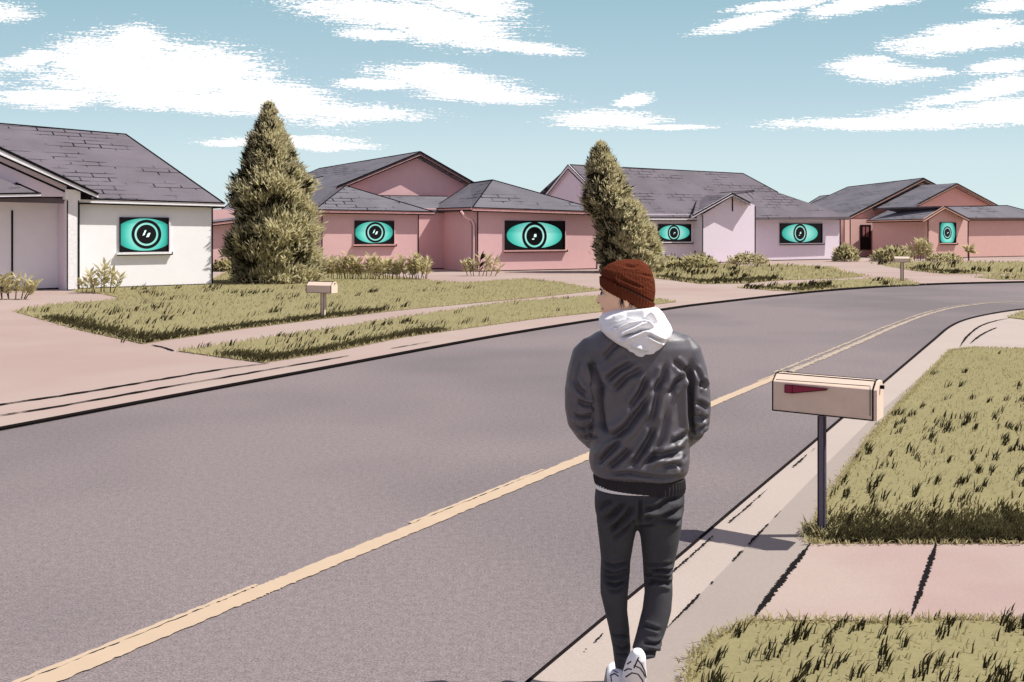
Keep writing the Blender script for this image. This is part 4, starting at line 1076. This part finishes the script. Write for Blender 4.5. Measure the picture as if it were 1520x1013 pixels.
# eye, brow
e = MB(); ball(e, hd(33.2, 11.5, 436), (.010, .010, .009)); 
M_eyew = mat('eye_white', (.7, .68, .66, 1), .3, spec=.4)
eo = e.build('eye', M_eyew, man, smooth=True)
e = MB(); ball(e, hd(36.8, 12.5, 436.2), (.0048, .0048, .0052)); e.build('iris', M_hair, eo, smooth=True)
e = MB()
br_ = [hd(39.5, 8, 430.5), hd(38.5, 14, 429.3), hd(34.5, 20, 431)]
for i in range(2): e.tube(br_[i], br_[i+1], .0028, 6, .002)
lid = [hd(38.0, 8.5, 434.6), hd(37.0, 13, 433.2), hd(33, 18, 435.8)]
for i in range(2): e.tube(lid[i], lid[i+1], .0016, 5)
e.build('eyebrow', M_hair, man)
M_lip = mat('lips', L3(190, 120, 104, .7), .6)
e = MB()
for pts_ in ([hd(37.5, 0, 458), hd(37.2, 5, 458.2), hd(34.5, 10, 459)],):
    for i in range(2): e.tube(pts_[i], pts_[i+1], .0035, 6, .002)
e.build('mouth', M_lip, man)
e = MB(); ball(e, hd(42.5, 4.5, 450.5), (.0035, .0035, .002)); e.build('nostril', M_hair, man)
h_ = MB()      # loose hair in front of and below the ear
rngh = random.Random(3)
for i in range(70):
    b0 = hd(rngh.uniform(-12, 6), rngh.uniform(26.5, 29), rngh.uniform(438, 446)); h_.tube(b0, b0+Vector((rngh.uniform(-.012, .012), -.004, -rngh.uniform(.012, .035))), .0014, 4, .0005)
h_.build('hair', M_hair, man)

# beanie
bn_ = MB(); rr = [(446.5, 930, 40.5, .086, 28), (441.5, 930, 43, .093, 28), (431, 931, 43.3, .097, 25), (420, 931.5, 42.8, .095, 17), (408, 933, 39.5, .088, 13), (398, 935.5, 32.5, .073, 10), (390.5, 938.5, 23, .052, 8), (386.5, 941, 12, .028, 6), (385.3, 942, 4, .01, 4)]
bn_.loft([hring(y, c-r, c+r, ry, .005, n=72, sq=2.15, tilt=math.radians(tl)) for y, c, r, ry, tl in rr])
def rib(V, N):
    a = np.arctan2(V[:, 1]-Y0, V[:, 0]-Q(931, 0).x); px = 760+V[:, 0]*SP; py = HY-(V[:, 2]-CH)*SP
    h = py-(441.5+(px-930)*.5); inb = (h > -13)
    V = V+N*(np.cos(a*46)*(.0016*inb+.0009*(~inb)))[:, None]
    V = V+N*(np.where(np.abs(h+13) < 1.2, -.006, 0)+np.where((h > -12), .004, 0))[:, None]
    return folds([([(905, 412), (915, 423)], 1.6, .004), ([(922, 393), (938, 397), (956, 388)], 1.8, .004), ([(917, 412), (935, 420), (950, 426)], 1.8, .005), ([(948, 406), (970, 412)], 1.5, .003)])(V, N)
bea = fuse(bn_, 'beanie', M_beanie, man, .0034, smooth=3, fn=rib)
M_knitline = mat('dark_yarn', (.012, .006, .004, 1), .9)
k = MB()
def on_beanie(px, h):     # fold seam around the hat
    return None
sp = []
for i in range(-6, 31):
    t = math.radians(180+i*7.5); cs, sn = math.cos(t), math.sin(t); c = Q(931, 431, .005); x = math.copysign(abs(cs)**(2/2.15), cs)*43.5/SP; y = math.copysign(abs(sn)**(2/2.15), sn)*.0985
    sp.append(c+Vector((x*math.cos(.44), y, -x*math.sin(.44))))
for i in range(len(sp)-1): k.tube(sp[i], sp[i+1], .0022, 6)
k.build('fold_seam', M_knitline, bea)

# white hood
hb = MB(); hr = [(454, 926, 966, .05, .0), (457, 915, 976, .07, -.01), (461, 906, 981, .088, -.02), (466, 896, 985, .10, -.03), (472, 890, 988, .11, -.04), (482, 889, 994, .118, -.05), (490, 892, 997, .115, -.062), (500, 902, 994, .105, -.075), (510, 916, 986, .09, -.088), (518, 931, 978, .07, -.098), (525, 948, 968, .045, -.103)]
hb.loft([hring(y, a, b, r, dy, n=40) for y, a, b, r, dy in hr][::-1])
HF = [([(897, 477), (925, 466), (960, 463), (975, 465)], 2.6, .017), ([(900, 482), (925, 472), (948, 468), (968, 474)], 3.2, .024), ([(911, 497), (930, 489), (945, 483), (958, 481)], 2.8, .022),
      ([(925, 507), (940, 512), (953, 516)], 2.6, .018), ([(952, 490), (968, 498), (980, 502)], 2.4, .014), ([(930, 519), (950, 520), (968, 517)], 2, .012)]
hood = fuse(hb, 'hood', M_hood, man, .0038, smooth=3, fn=folds([(a_, b_*.75, c_*1.5) for a_, b_, c_ in HF]))

# bomber jacket
jb = MB()
JT = [(486, 905, 985, .06, 0), (493, 886, 1006, .085, 0), (502, 872, 1022, .105, 0), (516, 866, 1030, .118, 0), (545, 870, 1028, .128, 0), (580, 874, 1026, .132, 0), (620, 879, 1024, .133, 0), (655, 877, 1023, .136, 0), (682, 874, 1023, .142, 0), (697, 877, 1021, .138, 0), (706, 884, 1016, .122, 0)]
jb.loft([hring(y, a, b, r, dy, n=44) for y, a, b, r, dy in JT][::-1])
for L_ in ([((880, 512, 0), .046), ((871, 526, 0), .060), ((864, 552, -.005), .060), ((860, 580, -.01), .060), ((859, 604, -.005), .057), ((862, 624, .02), .056), ((871, 641, .07), .048), ((881, 655, .11), .038)],
           [((1010, 508, 0), .046), ((1019, 522, 0), .060), ((1028, 552, -.005), .060), ((1032, 580, -.01), .060), ((1034, 604, -.005), .058), ((1033, 626, .02), .057), ((1025, 642, .06), .048), ((1015, 655, .11), .038)]):
    pathtube(jb, [(Q(*p), r) for p, r in L_])
JF = [([(889, 560), (886, 590), (890, 622), (898, 640)], 5, .03), ([(875, 535), (881, 550), (886, 570)], 4, .022),
      ([(1019, 535), (1018, 575), (1019, 610), (1024, 650)], 4.5, .03),
      ([(921, 500), (905, 512), (890, 530)], 4, .012), ([(935, 532), (912, 545), (895, 560)], 4, .015), ([(950, 540), (925, 552), (905, 575)], 4, .014),
      ([(954, 552), (944, 575), (928, 600)], 4, .018), ([(956, 580), (942, 602), (925, 625), (897, 648)], 5, .022), ([(982, 535), (976, 556), (958, 578)], 4, .014),
      ([(972, 560), (966, 590), (958, 620)], 4, .012), ([(1012, 550), (996, 562), (986, 580)], 4, .018), ([(993, 530), (1006, 542), (1018, 548)], 3.5, .012),
      ([(966, 622), (955, 645), (940, 668), (930, 680)], 4, .018), ([(985, 600), (975, 640), (957, 675)], 4.5, .010),
      ([(918, 642), (900, 662), (881, 684)], 4, .020), ([(930, 655), (912, 672), (896, 686)], 4, .016), ([(1013, 636), (1003, 642), (990, 647)], 3.5, .016),
      ([(1012, 660), (985, 664), (962, 666), (944, 680)], 4, .018), ([(890, 694), (930, 690), (975, 698), (1012, 700)], 3, .012), ([(975, 682), (990, 679), (1008, 684)], 3, .010), ([(1012, 668), (1004, 680), (1000, 690)], 3, .010),
      ([(855, 590), (865, 596), (878, 598)], 3, .014), ([(850, 560), (858, 575), (870, 582)], 3.5, .014), ([(848, 612), (862, 616), (880, 612)], 3, .016), ([(852, 632), (868, 636), (882, 628)], 3, .014), ([(860, 646), (874, 648), (886, 640)], 2.5, .010), ([(858, 530), (854, 548), (848, 566)], 3, .008),
      ([(1026, 590), (1038, 596), (1048, 604)], 3, .014), ([(1030, 570), (1040, 565), (1046, 575)], 3, .012), ([(1026, 612), (1040, 618), (1050, 618)], 3, .014), ([(1028, 632), (1040, 634), (1050, 628)], 3, .014), ([(1026, 645), (1036, 648), (1044, 642)], 2.5, .010), ([(1026, 540), (1034, 556), (1040, 575)], 3, .010)]
jac = fuse(jb, 'jacket', M_jacket, man, .0062, smooth=5, fn=folds(JF))
hm = MB(); hm.loft([hring(y, a, b, r, n=180, tilt=.085) for y, a, b, r in ((724, 890, 1010, .114), (723, 883, 1016, .123), (714, 881, 1017, .125), (704, 882, 1016, .125), (700, 888, 1010, .112))])
for i, v_ in enumerate(hm.v):
    j = i % 180; v_ += Vector((v_.x-Q(949, 0).x, v_.y-Y0, 0)).normalized()*(.002*(1 if j % 3 == 0 else -.5))
hm.build('hem_ribbing', M_rib, jac, smooth=False)
sh = MB(); sh.loft([hring(y, a, b, r, n=40, tilt=.02) for y, a, b, r in ((725, 886, 1004, .112), (723.8, 882.5, 1006, .1185), (716, 883, 1006, .1175), (708, 886, 1004, .108))]); sh.build('shirt_hem', M_hood, man, smooth=True)
for (p, q, r) in (((881, 655, .11), (889, 664, .125), .034), ((1015, 655, .11), (1006, 664, .125), .034)):
    c = MB(); pathtube(c, [(Q(*p), r), (Q(*q), r*.9)], 30); c.build('cuff', M_rib, jac, smooth=True)

# trousers
tb = MB(); tb.loft([hring(y, a, b, r, n=40) for y, a, b, r in ((716, 890, 1008, .10), (726, 884, 1015, .112), (742, 882.5, 1015.5, .122), (756, 883, 1014.5, .122), (768, 886, 1012, .10))][::-1])
for LG in (LEGL, LEGR): tb.loft([hring(y, a, b, r, dy, n=32, sq=2.1) for y, a, b, r, dy in LG][::-1])
TF = [([(945, 728), (944, 750), (943, 768)], 2.5, .012), ([(922, 735), (905, 755), (894, 765)], 4, .014), ([(935, 738), (915, 765), (902, 785)], 4, .014), ([(941, 755), (925, 775), (905, 795)], 3.5, .010),
      ([(905, 733), (893, 742), (886, 752)], 3.5, .010), ([(945, 745), (970, 742), (985, 732), (1010, 730)], 3.2, .012), ([(945, 757), (970, 757), (995, 750), (1012, 748)], 3.2, .013), ([(950, 772), (970, 762), (990, 763), (1012, 768)], 3.2, .012),
      ([(892, 832), (910, 834), (934, 828)], 2.5, .010), ([(891, 842), (910, 846), (935, 838)], 2.5, .010), ([(892, 854), (912, 852), (934, 846)], 2.5, .010), ([(895, 860), (912, 864), (930, 858)], 2.5, .012), ([(902, 872), (915, 872), (928, 866)], 2.2, .008),
      ([(960, 842), (978, 838), (1000, 844)], 2.5, .011), ([(957, 848), (975, 848), (994, 852)], 2.5, .010), ([(955, 862), (968, 855), (984, 857), (998, 864)], 2.8, .013), ([(955, 832), (975, 830), (996, 832)], 2.2, .006),
      ([(905, 943), (920, 941), (935, 944)], 2.0, .008), ([(912, 958), (925, 962), (936, 957)], 2.0, .008), ([(914, 974), (926, 970), (936, 974)], 2.0, .008), ([(948, 915), (960, 916), (975, 920)], 2, .006), ([(945, 948), (960, 946), (978, 955)], 2.4, .011), ([(950, 935), (965, 938), (982, 936)], 2, .008), ([(948, 960), (960, 962), (972, 966)], 2, .008)]
tro_ = fuse(tb, 'trousers', M_trous, man, .0058, smooth=4, fn=folds([(a_, b_, c_*1.35) for a_, b_, c_ in TF]))
k = MB()
for i in range(1): pass

# sneakers
def shoe(path, name='shoe', lines=()):
    mb_ = MB(); rings = []; P = [(Q(*p), w_, h2) for p, w_, h2 in path]
    for i, (p, w_, h2) in enumerate(P):
        d = (P[min(i+1, len(P)-1)][0]-P[max(i-1, 0)][0]).normalized(); a = Vector((1, 0, 0)); a = (a-d*a.dot(d)).normalized(); b = d.cross(a)
        rings.append([p+a*math.copysign(abs(math.cos(t))**.85, math.cos(t))*w_+b*math.copysign(abs(math.sin(t))**.85, math.sin(t))*h2 for t in [2*math.pi*q/28 for q in range(28)]])
    mb_.loft(rings); s_ = fuse(mb_, name, M_shoe, man, .004, smooth=4)
    k_ = MB(); off_ = wloc(man); bvh = BVHTree.FromPolygons([v_.co.copy() for v_ in s_.data.vertices], [list(p_.vertices) for p_ in s_.data.polygons])
    for ln in lines:
        pts = []; n_ = 6
        for i in range(len(ln)-1):
            for q in range(n_+1):
                tq = q/n_; a_, b_ = ln[i], ln[i+1]; r_ = ray(a_[0]+(b_[0]-a_[0])*tq, a_[1]+(b_[1]-a_[1])*tq).normalized()
                hit = bvh.ray_cast(CAM-off_, r_)[0]
                if hit is not None: pts.append(hit+off_)
        for i in range(len(pts)-1):
            if (pts[i+1]-pts[i]).length < .02: k_.tube(pts[i], pts[i+1], .0026, 6)
    if lines: k_.build('stitching', M_ink, s_)
    return s_
shoe([((947, 966, -.15), .018, .018), ((947, 973, -.145), .030, .034), ((945, 986, -.12), .040, .044), ((942, 1002, -.07), .048, .042), ((940, 1014, -.02), .050, .034), ((938, 1017, .05), .043, .024), ((937, 1014, .09), .026, .016)],
     lines=[[(948, 976, -.182), (944, 985, -.172), (941, 992, -.160)], [(941, 988, -.166), (950, 992, -.156), (955, 999, -.142), (957, 1004, -.122)], [(929, 1005, -.100), (938, 999, -.128), (947, 1001, -.13), (953, 1009, -.11), (955, 1014, -.09)], [(931, 986), (937, 982)], [(946, 979), (952, 986), (957, 996), (959, 1006)], [(927, 996), (932, 993), (938, 994)]])
shoe([((916, 996, -.01), .022, .022), ((916, 1006, -.01), .031, .038), ((915, 1015, .03), .036, .036), ((914, 1006, .11), .038, .032), ((913, 994, .2), .036, .026), ((913, 988, .25), .022, .016)],
     lines=[[(906, 1003, -.038), (912, 1000, -.046), (918, 1004, -.046)], [(907, 1004), (908, 1012)], [(911, 996), (917, 999)]])
